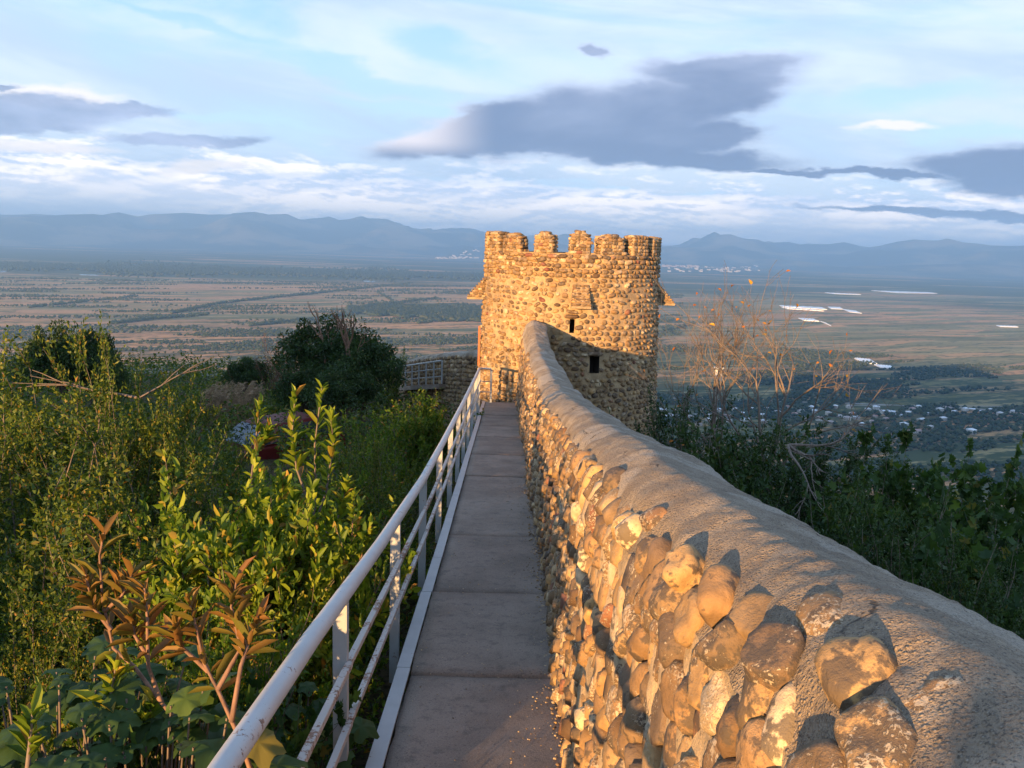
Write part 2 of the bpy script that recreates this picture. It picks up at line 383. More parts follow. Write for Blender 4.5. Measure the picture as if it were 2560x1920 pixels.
def mat_leaf(name, stops, trans=0.35, rough=0.5, spots=None):
    """stops: ramp over a per-leaf value"""
    m, nt, b = material(name)
    r = nt.new('ShaderNodeAttribute', attribute_name='tint').outputs['Fac']
    o = nt.new('ShaderNodeObjectInfo').outputs['Random']
    f = nt.m('FRACT', nt.add(r, nt.mul(o, 0.23)))
    c = nt.ramp(f, stops)
    geo = nt.new('ShaderNodeNewGeometry').outputs['Position']
    cl = nt.noise(geo, 1.6, 3.0, 0.5)
    c = nt.mix(1.0, c, nt.mix(nt.smooth(cl, 0.3, 0.7), (0.72, 0.80, 0.80), (1.18, 1.10, 1.0)), 'MULTIPLY')
    nt.put(b.inputs['Base Color'], c); b.inputs['Roughness'].default_value = rough; b.inputs['Specular IOR Level'].default_value = 0.30
    tr = nt.new('ShaderNodeBsdfTranslucent'); nt.put(tr.inputs[0], nt.mix(1.0, c, (1.35, 1.30, 0.55), 'MULTIPLY'))
    mx = nt.new('ShaderNodeMixShader'); mx.inputs[0].default_value = trans
    nt.l.new(b.outputs[0], mx.inputs[1]); nt.l.new(tr.outputs[0], mx.inputs[2])
    nt.l.new(mx.outputs[0], m.node_tree.nodes['Material Output'].inputs['Surface'])
    return m
G = lambda k, r=0.45, b=0.30: (k * r, k, k * b)
M_leaf_fine = mat_leaf('fine_leaf', [(0, (0.030, 0.062, 0.014)), (0.45, (0.058, 0.108, 0.018)), (0.88, (0.15, 0.18, 0.022)), (0.97, (0.22, 0.17, 0.03)), (1, (0.28, 0.12, 0.025))])
M_leaf_broad = mat_leaf('broad_leaf', [(0, (0.050, 0.105, 0.014)), (0.6, (0.105, 0.180, 0.020)), (0.94, (0.20, 0.25, 0.03)), (1, (0.34, 0.17, 0.05))], 0.42)
M_leaf_lime_lit = mat_leaf('lime_leaf_lit', [(0, (0.07, 0.13, 0.014)), (0.45, (0.15, 0.22, 0.020)), (0.88, (0.27, 0.32, 0.035)), (1, (0.38, 0.20, 0.05))], 0.40)  # yellow-green leaf, brightened in its colour to stand in for direct sun
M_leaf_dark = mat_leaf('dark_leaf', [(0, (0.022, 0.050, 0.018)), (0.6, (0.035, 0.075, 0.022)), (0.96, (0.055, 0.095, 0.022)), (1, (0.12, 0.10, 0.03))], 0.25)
M_leaf_blue = mat_leaf('vine_leaf', [(0, (0.022, 0.055, 0.016)), (0.6, (0.040, 0.085, 0.020)), (0.94, (0.075, 0.13, 0.025)), (1, (0.16, 0.14, 0.03))], 0.30, 0.65)
M_leaf_red = mat_leaf('reddish_leaf', [(0, (0.17, 0.095, 0.030)), (0.4, (0.20, 0.125, 0.038)), (0.7, (0.13, 0.135, 0.028)), (1, (0.26, 0.12, 0.045))], 0.35)
M_leaf_orange = mat_leaf('orange_leaf', [(0, (0.50, 0.20, 0.02)), (0.6, (0.42, 0.13, 0.02)), (1, (0.50, 0.30, 0.03))], 0.35)
M_leaf_brown = mat_leaf('rusty_leaf', [(0, (0.10, 0.055, 0.040)), (1, (0.17, 0.085, 0.055))], 0.2)
def mat_bark(name, col):
    m, nt, b = material(name)
    geo = nt.new('ShaderNodeNewGeometry').outputs['Position']
    n = nt.noise(nt.mapv(geo, sc=(1, 1, 0.3)), 40.0, 5.0, 0.65)
    nt.put(b.inputs['Base Color'], nt.mix(nt.smooth(n, 0.3, 0.7), tuple(k * 0.6 for k in col), tuple(k * 1.25 for k in col)))
    b.inputs['Roughness'].default_value = 0.85; nt.put(b.inputs['Normal'], nt.bump(n, 0.5, 0.004)); return m
M_bark = mat_bark('grey_bark', (0.16, 0.125, 0.10)); M_bark_red = mat_bark('red_bark', (0.20, 0.115, 0.075)); M_straw = mat_bark('dry_straw', (0.36, 0.25, 0.15))

# ------------------------------------------------------------------ terrain
SL = 0.098
def walk_z(y): return -1.75 - SL * y
def sstep(a, b, x): t = np.clip((x - a) / (b - a), 0, 1); return t * t * (3 - 2 * t)
PLAIN = -300.0
def ground(x, y):
    x = np.asarray(x, float); y = np.asarray(y, float)
    u = x * sin(SUN_AZ) + y * cos(SUN_AZ); w = x * cos(SUN_AZ) - y * sin(SUN_AZ)
    top = -1.75 - SL * np.clip(y, -3, 60) - 1.75 - 1.9 * sstep(0.3, 2.2, x) - 0.22 * np.clip(x - 2, 0, 40) + 0.02 * np.clip(-x - 3, 0, 60)
    top = top + (vfbm(x * 0.35, y * 0.35, 3) - 0.5) * 0.5
    back = sstep(4.0, 30.0, -u) * (4.6 + TS * 34)
    ridge = -1.88 + TS * np.clip(-u, 0, 34) - 1.0 * sstep(-4.9, -4.2, w) * (1 - sstep(-2.9, -2.4, w)) + 2.7 * sstep(-20.5, -18.5, w) * (1 - sstep(-13.5, -12.0, w)) - 3.0 * (1 - sstep(3, 30, -u))  # dip and hump in the unseen ridge are shaped to steer sun and shade
    ridge = ridge + (vfbm(w * 0.6 + 40, u * 0.05, 4, 0.6) - 0.5) * 0.8 * sstep(20, 32, -u) - 0.1 * np.clip(-u - 36, 0, 200)
    top = np.where(u < -4, np.maximum(top * (1 - sstep(4, 14, -u)) + ridge * sstep(4, 14, -u), -60), top)
    # front edge of the shoulder, further out on the left than on the right
    edge = 44 - 26 * sstep(-6, 2.5, x) + 5 * (vfbm(x * 0.05 + 9, y * 0.01, 2) - 0.5)
    e = np.clip(y - edge, 0, None) + 0.25 * np.clip(x - 12, 0, None) + 0.10 * np.clip(-x - 60, 0, None)
    drop = (1 - np.exp(-(e / 260.0)))
    z = top * np.exp(-e / 300.0) + PLAIN * drop
    r = np.hypot(x, y)
    relief = (vfbm(x * 0.006, y * 0.006, 4) - 0.5) * 18 * sstep(60, 300, e) * (1 - sstep(900, 1400, r))
    z = z + relief * (e > 0)
    z = np.where(r > 1200, z * (1 - sstep(1200, 1700, r)) + PLAIN * sstep(1200, 1700, r), z)
    # mountains beyond the plain
    a = np.degrees(np.arctan2(x, y))
    far = sstep(17500, 24000, r + 1500 * (vfbm(a * 0.12 + 5, a * 0 + 3, 3) - 0.5))
    rg = 1 - np.abs(2 * vfbm(x / 3800 + 11, y / 3800 + 4, 6, 0.52) - 1)
    crest = 980 - 5.5 * np.clip(a + 32, 0, 80) + 170 * (vfbm(a * 0.22 + 1.5, a * 0, 4) - 0.5)
    crest = crest * (1 - 0.6 * sstep(22500, 28000, r))
    foot = 260 * sstep(16500, 19500, r) * (np.clip(vfbm(x / 1500 + 3, y / 1500, 5) - 0.45, 0, 1) * 2.2)
    z = z + (far * (0.30 + 0.75 * rg ** 2.0) * crest + foot * (y > 0)) * (y > 2000)
    return z

def mat_plain():
    m, nt, b = material('ground_cover')
    geo = nt.new('ShaderNodeNewGeometry').outputs['Position']
    X, Y, Z = nt.sep(geo)
    r = nt.m('SQRT', nt.add(nt.mul(X, X), nt.mul(Y, Y)))
    az = nt.m('ARCTAN2', X, Y)
    ang = radians(-24)
    P = nt.mapv(geo, rot=(0, 0, ang))
    wv = nt.noise(nt.mapv(geo, sc=(0.0012, 0.0012, 0)), 1.0, 3.0, 0.5, out=1)
    vm = nt.new('ShaderNodeVectorMath', operation='MULTIPLY_ADD'); nt.put(vm.inputs[0], wv); vm.inputs[1].default_value = (260, 260, 0); nt.put(vm.inputs[2], P)
    Pw = vm.outputs[0]
    fields = nt.voro(nt.mapv(Pw, sc=(0.0011, 0.0036, 0)), 1.0, out='Color', rnd=0.85)
    strips = nt.voro(nt.mapv(Pw, sc=(0.0020, 0.017, 0)), 1.0, out='Color', rnd=0.9)
    fr, fg, fb = nt.sep(fields); sr, sg, sb = nt.sep(strips)
    brown = nt.mix(fr, (0.52, 0.25, 0.11), (0.36, 0.20, 0.10))
    brown = nt.mix(nt.mul(sg, 0.7), brown, (0.62, 0.32, 0.14))
    green = nt.mix(sb, (0.14, 0.13, 0.05), (0.34, 0.26, 0.12))
    big = nt.noise(nt.mapv(geo, sc=(0.00022, 0.00045, 0)), 1.0, 4.0, 0.55)
    rightm = nt.smooth(az, 0.02, 0.35)
    gsel = nt.smooth(nt.add(nt.mul(sr, 0.40), nt.add(nt.mul(fg, 0.25), nt.add(nt.mul(big, 0.5), nt.mul(rightm, 0.13)))), 0.50, 0.72)
    c = nt.mix(gsel, brown, green)
    # scrub patches drawn out along the rows
    sc1 = nt.noise(nt.mapv(P, sc=(0.006, 0.030, 0)), 1.0, 6.0, 0.62)
    sc2 = nt.noise(nt.mapv(P, sc=(0.035, 0.08, 0)), 1.0, 4.0, 0.6)
    dens = nt.add(nt.add(nt.mul(sc1, 0.6), nt.mul(sc2, 0.4)), nt.mul(nt.smooth(r, 3600, 1500), 0.10))
    c = nt.mix(nt.mul(nt.smooth(dens, 0.52, 0.60), 0.85), c, (0.040, 0.058, 0.022))
    # wooded belts across the far plain
    wb = nt.noise(nt.mapv(geo, sc=(0.00025, 0.0011, 0)), 1.0, 5.0, 0.6)
    belt = nt.mul(nt.smooth(r, 5600, 6600), nt.smooth(nt.add(wb, nt.mul(nt.smooth(r, 6500, 12000), 0.07)), 0.47, 0.53))
    c = nt.mix(nt.mul(belt, 0.9), c, nt.mix(sc2, (0.030, 0.048, 0.022), (0.055, 0.080, 0.032)))
    # mountains: wooded slopes, bare grassy spurs
    mt = nt.noise(nt.mapv(geo, sc=(0.0006, 0.0006, 0.0006)), 1.0, 6.0, 0.6)
    mc = nt.mix(nt.smooth(mt, 0.46, 0.60), (0.035, 0.050, 0.028), (0.19, 0.16, 0.085))
    c = nt.mix(nt.smooth(r, 16500, 18500), c, mc)
    # home slope under the shrubs: leaf litter and grass
    nh = nt.noise(geo, 0.8, 6.0, 0.65); nh2 = nt.noise(geo, 8.0, 5.0, 0.7)
    hc = nt.mix(nt.smooth(nh, 0.4, 0.6), (0.050, 0.062, 0.022), (0.10, 0.075, 0.042))
    hc = nt.mix(nt.smooth(nh2, 0.45, 0.65), hc, (0.035, 0.030, 0.018))
    c = nt.mix(nt.smooth(r, 260, 70), c, hc)
    nt.put(b.inputs['Base Color'], c); b.inputs['Roughness'].default_value = 1.0; b.inputs['Specular IOR Level'].default_value = 0.05
    return m
M_ground = mat_plain()

def build_ground():
    def axis(lo, hi, mid_lo, mid_hi, d0, g):
        out = [mid_lo]; 
        while out[-1] < mid_hi: out.append(out[-1] + d0)
        d = d0
        while out[-1] < hi: d = min(d * g, 420); out.append(out[-1] + d)
        d = d0; left = [mid_lo]
        while left[-1] > lo: d = min(d * g, 420); left.append(left[-1] - d)
        return np.array(sorted(set(left[1:] + out)))
    xs = axis(-31000, 31000, -40, 40, 1.1, 1.06); ys = axis(-400, 36000, -45, 60, 1.1, 1.05)
    Xg, Yg = np.meshgrid(xs, ys)
    Zg = ground(Xg, Yg)
    V = np.stack([Xg, Yg, Zg], -1).reshape(-1, 3); nx, ny = len(xs), len(ys)
    i = np.arange((ny - 1) * (nx - 1)); r = i // (nx - 1); c = i % (nx - 1); a = r * nx + c
    F = np.stack([a, a + 1, a + nx + 1, a + nx], 1)
    o = link('ground', mesh_np('ground', V, F), M_ground); tag(o, kind='structure')
    print('ground verts', len(V))
build_ground()

# ------------------------------------------------------------------ haze
def build_haze():
    top = max(v.co.z for v in bpy.data.objects['ground'].data.vertices) + 15
    mb = MB(); mb.box((-31500, -420, PLAIN - 12), (31500, 36500, top)); print('haze top', top)
    m = bpy.data.materials.new('haze_air'); m.use_nodes = True; nt = NT(m.node_tree)
    m.node_tree.nodes.remove(m.node_tree.nodes['Principled BSDF'])
    v = nt.new('ShaderNodeVolumePrincipled'); v.inputs['Color'].default_value = (0.38, 0.66, 1.0, 1)
    v.inputs['Density'].default_value = 7.4e-5; v.inputs['Anisotropy'].default_value = 0.25
    v.inputs['Absorption Color'].default_value = (0, 0, 0, 1)
    nt.l.new(v.outputs[0], m.node_tree.nodes['Material Output'].inputs['Volume'])
    o = mb.build('haze', m); tag(o, kind='stuff')
build_haze()

# ------------------------------------------------------------------ stones
def ico(sub):
    import bmesh
    bm = bmesh.new(); bmesh.ops.create_icosphere(bm, subdivisions=sub, radius=1.0)
    V = np.array([v.co[:] for v in bm.verts]); F = np.array([[v.index for v in f.verts] for f in bm.faces]); bm.free(); return V, F
ICO = {s: ico(s) for s in (1, 2, 3)}
def cobble_shape(seed, sub):
    V, F = ICO[sub]; V = V.copy(); rr = random.Random(seed)
    e = rr.uniform(2.4, 3.8)                          # superellipsoid: river cobbles, a little blocky
    n = (np.abs(V) ** e).sum(1) ** (1 / e); V = V / n[:, None]
    off = Vector((seed * 3.7, seed * 1.3, seed * 2.1))
    for i, p in enumerate(V):
        q = Vector(p); k = 1 + 0.34 * mnoise.noise(q * 0.9 + off) + 0.11 * mnoise.noise(q * 2.2 + off)
        if sub > 2: k += 0.03 * (abs(mnoise.noise(q * 3.6 + off)) - .2) + 0.03 * mnoise.noise(q * 9 + off)
        V[i] = np.array(p) * k
    # some are split flat on the face
    if seed % 3 == 0: V[:, 1] = np.maximum(V[:, 1], -0.62 - 0.12 * V[:, 0])
    return V, F
NV = 12
SH = {s: [cobble_shape(k, s) for k in range(NV)] for s in (1, 2, 3)}
SM = {s: [mesh_np('stone', SH[s][k][0], SH[s][k][1]) for k in range(NV)] for s in (2, 3)}
for s in SM:
    for me in SM[s]: me.materials.append(M_stone_o)
def stone_matrix(c, t, n, up, a, h, d, roll):
    """axes: t along the course, n outwards, up; half sizes a, d (depth), h"""
    t = np.array(t, float); n = np.array(n, float); up = np.array(up, float)
    t2 = t * cos(roll) + up * sin(roll); u2 = -t * sin(roll) + up * cos(roll)
    M = np.eye(4); M[:3, 0] = t2 * a; M[:3, 1] = -n * d; M[:3, 2] = u2 * h; M[:3, 3] = c
    return M
def place_stones(mats, root, near, sub_near, sub_far, rest_name, max_near=300):
    """mats: list of (importance, matrix). The most prominent become single parts, the rest one joined part."""
    mats = sorted(mats, key=lambda q: -q[0])
    inv = root.matrix_world.inverted() if root else Matrix()
    loc = np.array(root.location) if root else np.zeros(3)
    for i, (_, M) in enumerate(mats[:max_near]):
        me = SM[sub_near if i < near else 2][random.randrange(NV)]
        o = bpy.data.objects.new('stone', me); COL.objects.link(o); o.parent = root
        M = M.copy(); M[:3, 3] -= loc
        o.matrix_world = Matrix(M.tolist()); o.matrix_local = Matrix(M.tolist())
    rest = mats[max_near:]
    if rest:
        VV, FF, TT = [], [], []; b = 0
        for _, M in rest:
            V, F = SH[sub_far][random.randrange(NV)]
            W = V @ M[:3, :3].T + M[:3, 3] - loc
            VV.append(W); FF.append(F + b); b += len(V); TT.append(np.full(len(V), random.random()))
        me = mesh_np(rest_name, np.concatenate(VV), np.concatenate(FF), attrs={'tint': np.concatenate(TT)})
        o = link(rest_name, me, M_stone_a, root); o['kind'] = 'stuff'

# ------------------------------------------------------------------ the near wall
HY = np.array([-2, 0.3, 1, 2, 3.5, 5, 8, 10.5, 12.5, 15, 16.5, 17.7, 18.6, 20])
HH = np.array([1.32, 1.31, 1.30, 1.27, 1.22, 1.15, 1.06, 1.05, 1.18, 1.30, 1.42, 1.68, 1.86, 1.90])
def wall_h(y): return np.interp(y, HY, HH) + 0.008 * np.sin(np.asarray(y) * 2.1) + 0.006 * np.sin(np.asarray(y) * 5.3 + 1)
def wall_left(y): return 0.325 + 0.02 * np.sin(np.asarray(y) * 1.3)
def face_x(y, h, H): return wall_left(y) + 0.10 * (np.clip(h / H, 0, 1.1)) ** 1.5
def build_wall():
    root = empty('stone_wall', (0.62, 9, walk_z(9)))
    tag(root, 'long cobble parapet wall with rounded cement top running beside the walkway up to the tower', 'wall')
    L = np.array(root.location)
    # body: left face of mortar, top, right face; one sheet with uneven relief
    ys = []; y = -1.6
    while y < 19.25: ys.append(y); y += 0.016 if y < 2.2 else (0.03 if y < 6 else 0.06)
    ys = np.array(ys)
    def section(y):
        H = float(wall_h(y)); w = 0.035 * sin(y * 1.7) + 0.02 * sin(y * 4.1)
        xr = 0.93 + w
        pts = []
        for k in range(26): h = H * 0.93 * k / 25; pts.append((face_x(y, h, H), h, 0))
        return pts, H, xr
    rows = []
    nface, ntop, nright = 26, 44, 8
    for y in ys:
        H = float(wall_h(y)); xr = 0.925 + 0.012 * sin(y * 1.7) + 0.010 * sin(y * 4.1) + 0.012 * fbm((y * 3, 0, 4), 3)
        row = []
        for k in range(nface):
            h = H * (0.90 - 0.035 * (1 + mnoise.noise(Vector((y * 5.5, 7.0, 1.0))))) * k / (nface - 1)
            d = -0.006 + 0.034 * fbm((y * 7, h * 7, 3.1), 3) + 0.010 * fbm((y * 22, h * 22, 1.1), 2)
            row.append((float(face_x(y, h, H)) + 0.008 + d, h))
        x0 = float(face_x(y, H * 0.9, H)) + 0.02
        for k in range(1, ntop + 1):
            s = k / ntop
            # rounded crown, highest a little in from the path side, falling away to the right
            x = x0 + (xr - x0) * s - 0.045 * max(0.0, 1 - s / 0.22) * (0.35 + 1.3 * abs(mnoise.noise(Vector((y * 4.5, 3.0, s * 3)))))
            crown = 0.11 * H * (1 - max(0.0, 1 - s / 0.40) ** 2)
            fall = -0.17 * max(0, s - 0.40) ** 1.2
            edge = -0.05 * max(0, (s - 0.9) / 0.1) ** 2
            d = 0.014 * fbm((y * 2.2, x * 3.0, 8.0), 3) + 0.014 * fbm((y * 9, x * 9, 2.0), 3) + 0.010 * fbm((y * 26, x * 26, 5.0), 3)
            row.append((x, H * (0.915 - 0.06 * max(0.0, 1 - s / 0.10)) + crown + fall + edge + d))
        hz = row[-1][1]
        for k in range(1, nright + 1):
            s = k / nright; hh = hz - 0.03 - (4.2) * s ** 1.6
            row.append((xr + 0.02 * fbm((y * 5, hh * 5, 1.0), 2) - (0.02 if k == 1 else 0.0), hh))
        rows.append([(x - L[0], y - L[1], walk_z(y) + h - L[2]) for x, h in row])
    V = np.array(rows); ny, nx = V.shape[:2]
    i = np.arange((ny - 1) * (nx - 1)); r = i // (nx - 1); c = i % (nx - 1); a = r * nx + c
    F = np.stack([a, a + nx, a + nx + 1, a + 1], 1)
    fm = (c < nface - 1)
    Vf = V.reshape(-1, 3)
    # coping and masonry are separate parts that meet along one line of vertices
    def sub(mask, name, mat):
        Fm = F[mask]; u, inv = np.unique(Fm, return_inverse=True)
        link(name, mesh_np(name, Vf[u], inv.reshape(-1, 4)), mat, root)
    top = (c >= nface - 1) & (c < nface - 1 + ntop)
    sub(fm, 'mortar_face', M_mortar); sub(top, 'coping', M_coping); sub(~fm & ~top, 'outer_face', M_mortar)
    # foundation under the path
    mb = MB()
    for y0 in np.arange(-1.6, 19, 2.0):
        y1 = min(y0 + 2.0, 19.2)
        mb.hexa([(-0.12 - L[0], y0 - L[1], walk_z(y0) - 4.4 - L[2]), (0.90 - L[0], y0 - L[1], walk_z(y0) - 4.4 - L[2]), (0.90 - L[0], y1 - L[1], walk_z(y1) - 4.4 - L[2]), (-0.12 - L[0], y1 - L[1], walk_z(y1) - 4.4 - L[2]),
                 (-0.12 - L[0], y0 - L[1], walk_z(y0) - 0.13 - L[2]), (0.90 - L[0], y0 - L[1], walk_z(y0) - 0.13 - L[2]), (0.90 - L[0], y1 - L[1], walk_z(y1) - 0.13 - L[2]), (-0.12 - L[0], y1 - L[1], walk_z(y1) - 0.13 - L[2])])
    mb.build('foundation', M_mortar, root)
    # stones on the path-side face
    mats = []
    y = -0.9
    ncourse = 12
    for kc in range(ncourse):
        y = -1.0 + random.random() * 0.1
        while y < 18.9:
            H = float(wall_h(y)); ch = H * 0.94 / ncourse
            big = (1.22 if y < 4 else 1.05) if kc >= ncourse - 2 else 1.0
            wdt = random.uniform(0.040, 0.105) * big * (1.15 if y < 3 else 1.0)
            y += wdt * 0.5
            h = (kc + 0.42) * ch + random.uniform(-0.014, 0.014) - (0.012 if kc == ncourse - 1 else 0)
            if kc == ncourse - 1 and (random.random() < 0.22 or y > 16.0 or y < 0.7): y += wdt * 0.6; continue
            if random.random() < 0.05: y += wdt * 0.5; continue
            lean = random.choice((-1, 1)) * random.uniform(0.1, 0.75)
            a = wdt * 0.52; hh = ch * random.uniform(0.50, 0.66) * (big if y > 3 else 1.05); d = random.uniform(0.045, 0.065) * big
            out = random.uniform(0.006, 0.038)
            nx_ = -1.0; nz = 0.10 + (0.40 if kc == ncourse - 1 else (0.16 if kc == ncourse - 2 else 0))
            nn = np.array([nx_, random.uniform(-0.12, 0.12), nz]); nn /= np.linalg.norm(nn)
            t = np.array([0, 1.0, -SL]); t -= nn * (t @ nn); t /= np.linalg.norm(t); up = np.cross(nn, t); up = up if up[2] > 0 else -up
            xx = float(face_x(y, h, H)) + 0.02
            c = np.array([xx, y, walk_z(y) + h]) + nn * (out - d * 0.55)
            imp = 1.0 / (max(y, 0.6) ** 1.0) * (0.35 + h) if y > 0.45 else 0.01
            mats.append((imp, stone_matrix(c, t, nn, up, a, hh, d, lean)))
            y += wdt * 0.5 + random.uniform(0.002, 0.012)
    for (x, y, a_, h_, ro) in ((.455, 1.62, .070, .050, .5), (.475, 1.44, .075, .055, -.4), (.535, 1.27, .085, .055, .3), (.575, 1.12, .080, .050, -.5), (.505, 1.08, .075, .060, .6), (.48, .93, .070, .055, .2), (.56, .95, .065, .05, -.2), (.44, 1.25, .07, .06, -.6), (.43, 1.83, .06, .05, .4), (.455, 2.35, .065, .05, -.3), (.44, 3.1, .07, .055, .5)):
        nn = np.array([-.62, -.10, .78]); nn /= np.linalg.norm(nn); t = np.array([0, 1.0, -SL]); t -= nn * (t @ nn); t /= np.linalg.norm(t); up = -np.cross(nn, t) if np.cross(nn, t)[2] < 0 else np.cross(nn, t)
        H = float(wall_h(y)); a_ *= .86; h_ *= .86; mats.append((9, stone_matrix(np.array([x, y, walk_z(y) + H * (.955 if x < .5 else .985)]) - nn * .026, t, nn, up, a_, h_, .055, ro)))
    # low courses of the outer face, seen only from the other side, stay plain
    place_stones(mats, root, 130, 3, 1, 'cobbles')
    # stones and pebbles set in the coping's edges
    sp = []
    for _ in range(18):
        y = random.uniform(3.4, 5.4); x = 0.80 + random.uniform(-0.03, 0.03); H = float(wall_h(y)) - 0.045
        sp.append((0, stone_matrix(np.array([x, y, walk_z(y) + H]), (0, 1, 0), (0, 0, 1), (1, 0, 0), random.uniform(0.012, 0.03), random.uniform(0.01, 0.02), 0.02, random.uniform(0, 3))))
    VV, FF, TT = [], [], []; b = 0
    for _, M in sp:
        Vs, Fs = SH[1][random.randrange(NV)]; VV.append(Vs @ M[:3, :3].T + M[:3, 3] - L); FF.append(Fs + b); b += len(Vs); TT.append(np.full(len(Vs), random.random()))
    o = link('pebbles', mesh_np('pebbles', np.concatenate(VV), np.concatenate(FF), attrs={'tint': np.concatenate(TT)}), M_stone_a, root); o['kind'] = 'stuff'
build_wall()

# ------------------------------------------------------------------ walkway
JOINTS = [-1.2, 1.35, 2.62, 3.86, 5.14, 6.65, 9.4, 11.0, 12.8, 14.3, 16.1, 17.6, 18.95]
def build_walkway():
    root = empty('walkway', (0, 0, walk_z(0))); tag(root, kind='structure')
    zb = walk_z(0)
    for i in range(len(JOINTS) - 1):
        y0, y1 = JOINTS[i] + 0.006, JOINTS[i + 1] - 0.006
        dz = random.uniform(-0.006, 0.006)
        n = max(2, int((y1 - y0) / 0.10)); m = 9
        V = []; 
        for j in range(n + 1):
            y = y0 + (y1 - y0) * j / n
            for k in range(m + 1):
                x = -0.425 + (0.80) * k / m
                e = 0.010 * (k == 0 or j == 0 or j == n) if True else 0
                V.append((x + 0.012 * mnoise.noise(Vector((y * 9, x, 2))) * (k == 0), y, walk_z(y) - zb + dz + 0.005 * mnoise.noise(Vector((x * 5, y * 5, 0))) - e * 0.6))
        F = [[j * (m + 1) + k, j * (m + 1) + k + 1, (j + 1) * (m + 1) + k + 1, (j + 1) * (m + 1) + k] for j in range(n) for k in range(m)]
        # sides and underside
        b = len(V); ring = [k for k in range(m + 1)] + [j * (m + 1) + m for j in range(1, n + 1)] + [n * (m + 1) + k for k in range(m - 1, -1, -1)] + [j * (m + 1) for j in range(n - 1, 0, -1)]
        for q in ring: x, y, z = V[q]; V.append((x, y, z - 0.12))
        R = len(ring)
        for q in range(R): q2 = (q + 1) % R; F.append([ring[q2], ring[q], b + q, b + q2])
        me = mesh_np('slab', np.array(V), np.array(F), smooth=False)
        link('slab', me, M_conc, root)
    # steel edging along the drop, in lengths
    ys = [-1.2, 1.0, 2.9, 3.9, 5.1, 5.9, 7.2, 8.2, 9.6, 11.6, 13.4, 15.4, 17.2, 18.95]
    for i in range(len(ys) - 1):
        mb = MB(); y0, y1 = ys[i] + 0.003, ys[i + 1] - 0.003; dx = random.uniform(-0.004, 0.004)
        for (xa, xb, za, zt) in ((-0.487, -0.428, -0.002, 0.010), (-0.494, -0.4875, -0.14, 0.010)):
            mb.hexa([(xa + dx, y0, walk_z(y0) - zb + za), (xb + dx, y0, walk_z(y0) - zb + za), (xb + dx, y1, walk_z(y1) - zb + za), (xa + dx, y1, walk_z(y1) - zb + za),
                     (xa + dx, y0, walk_z(y0) - zb + zt), (xb + dx, y0, walk_z(y0) - zb + zt), (xb + dx, y1, walk_z(y1) - zb + zt), (xa + dx, y1, walk_z(y1) - zb + zt)])
        mb.build('edge_strip', M_post, root)
    mb = MB()
    for y in JOINTS[1:]:
        mb.box((-0.48, y - 0.03, walk_z(y) - zb - 0.24), (-0.121, y + 0.03, walk_z(y) - zb - 0.135))
    mb.build('bracket', M_post, root)
    # crumbled mortar along the foot of the wall
    VV, FF, TT = [], [], []; b = 0; V0, F0 = SH[1][0]
    for _ in range(2600):
        y = 1.5 + 15 * random.random() ** 1.6; s = random.expovariate(14); x = 0.325 - min(s, 0.25)
        if random.random() < 0.25: x = random.uniform(-0.4, 0.3)
        r = random.uniform(0.0015, 0.006) * (1.5 if x > 0.25 else 0.8)
        Vs, Fs = SH[1][random.randrange(NV)]
        VV.append(Vs * np.array([r, r, r * 0.7]) + np.array([x, y, walk_z(y) - zb + 0.004])); FF.append(Fs + b); b += len(Vs); TT.append(np.full(len(Vs), random.choice((0.93, 0.5, 0.36, 0.9))))
    o = link('gravel', mesh_np('gravel', np.concatenate(VV), np.concatenate(FF), attrs={'tint': np.concatenate(TT)}), M_stone_a, root); o['kind'] = 'stuff'
build_walkway()

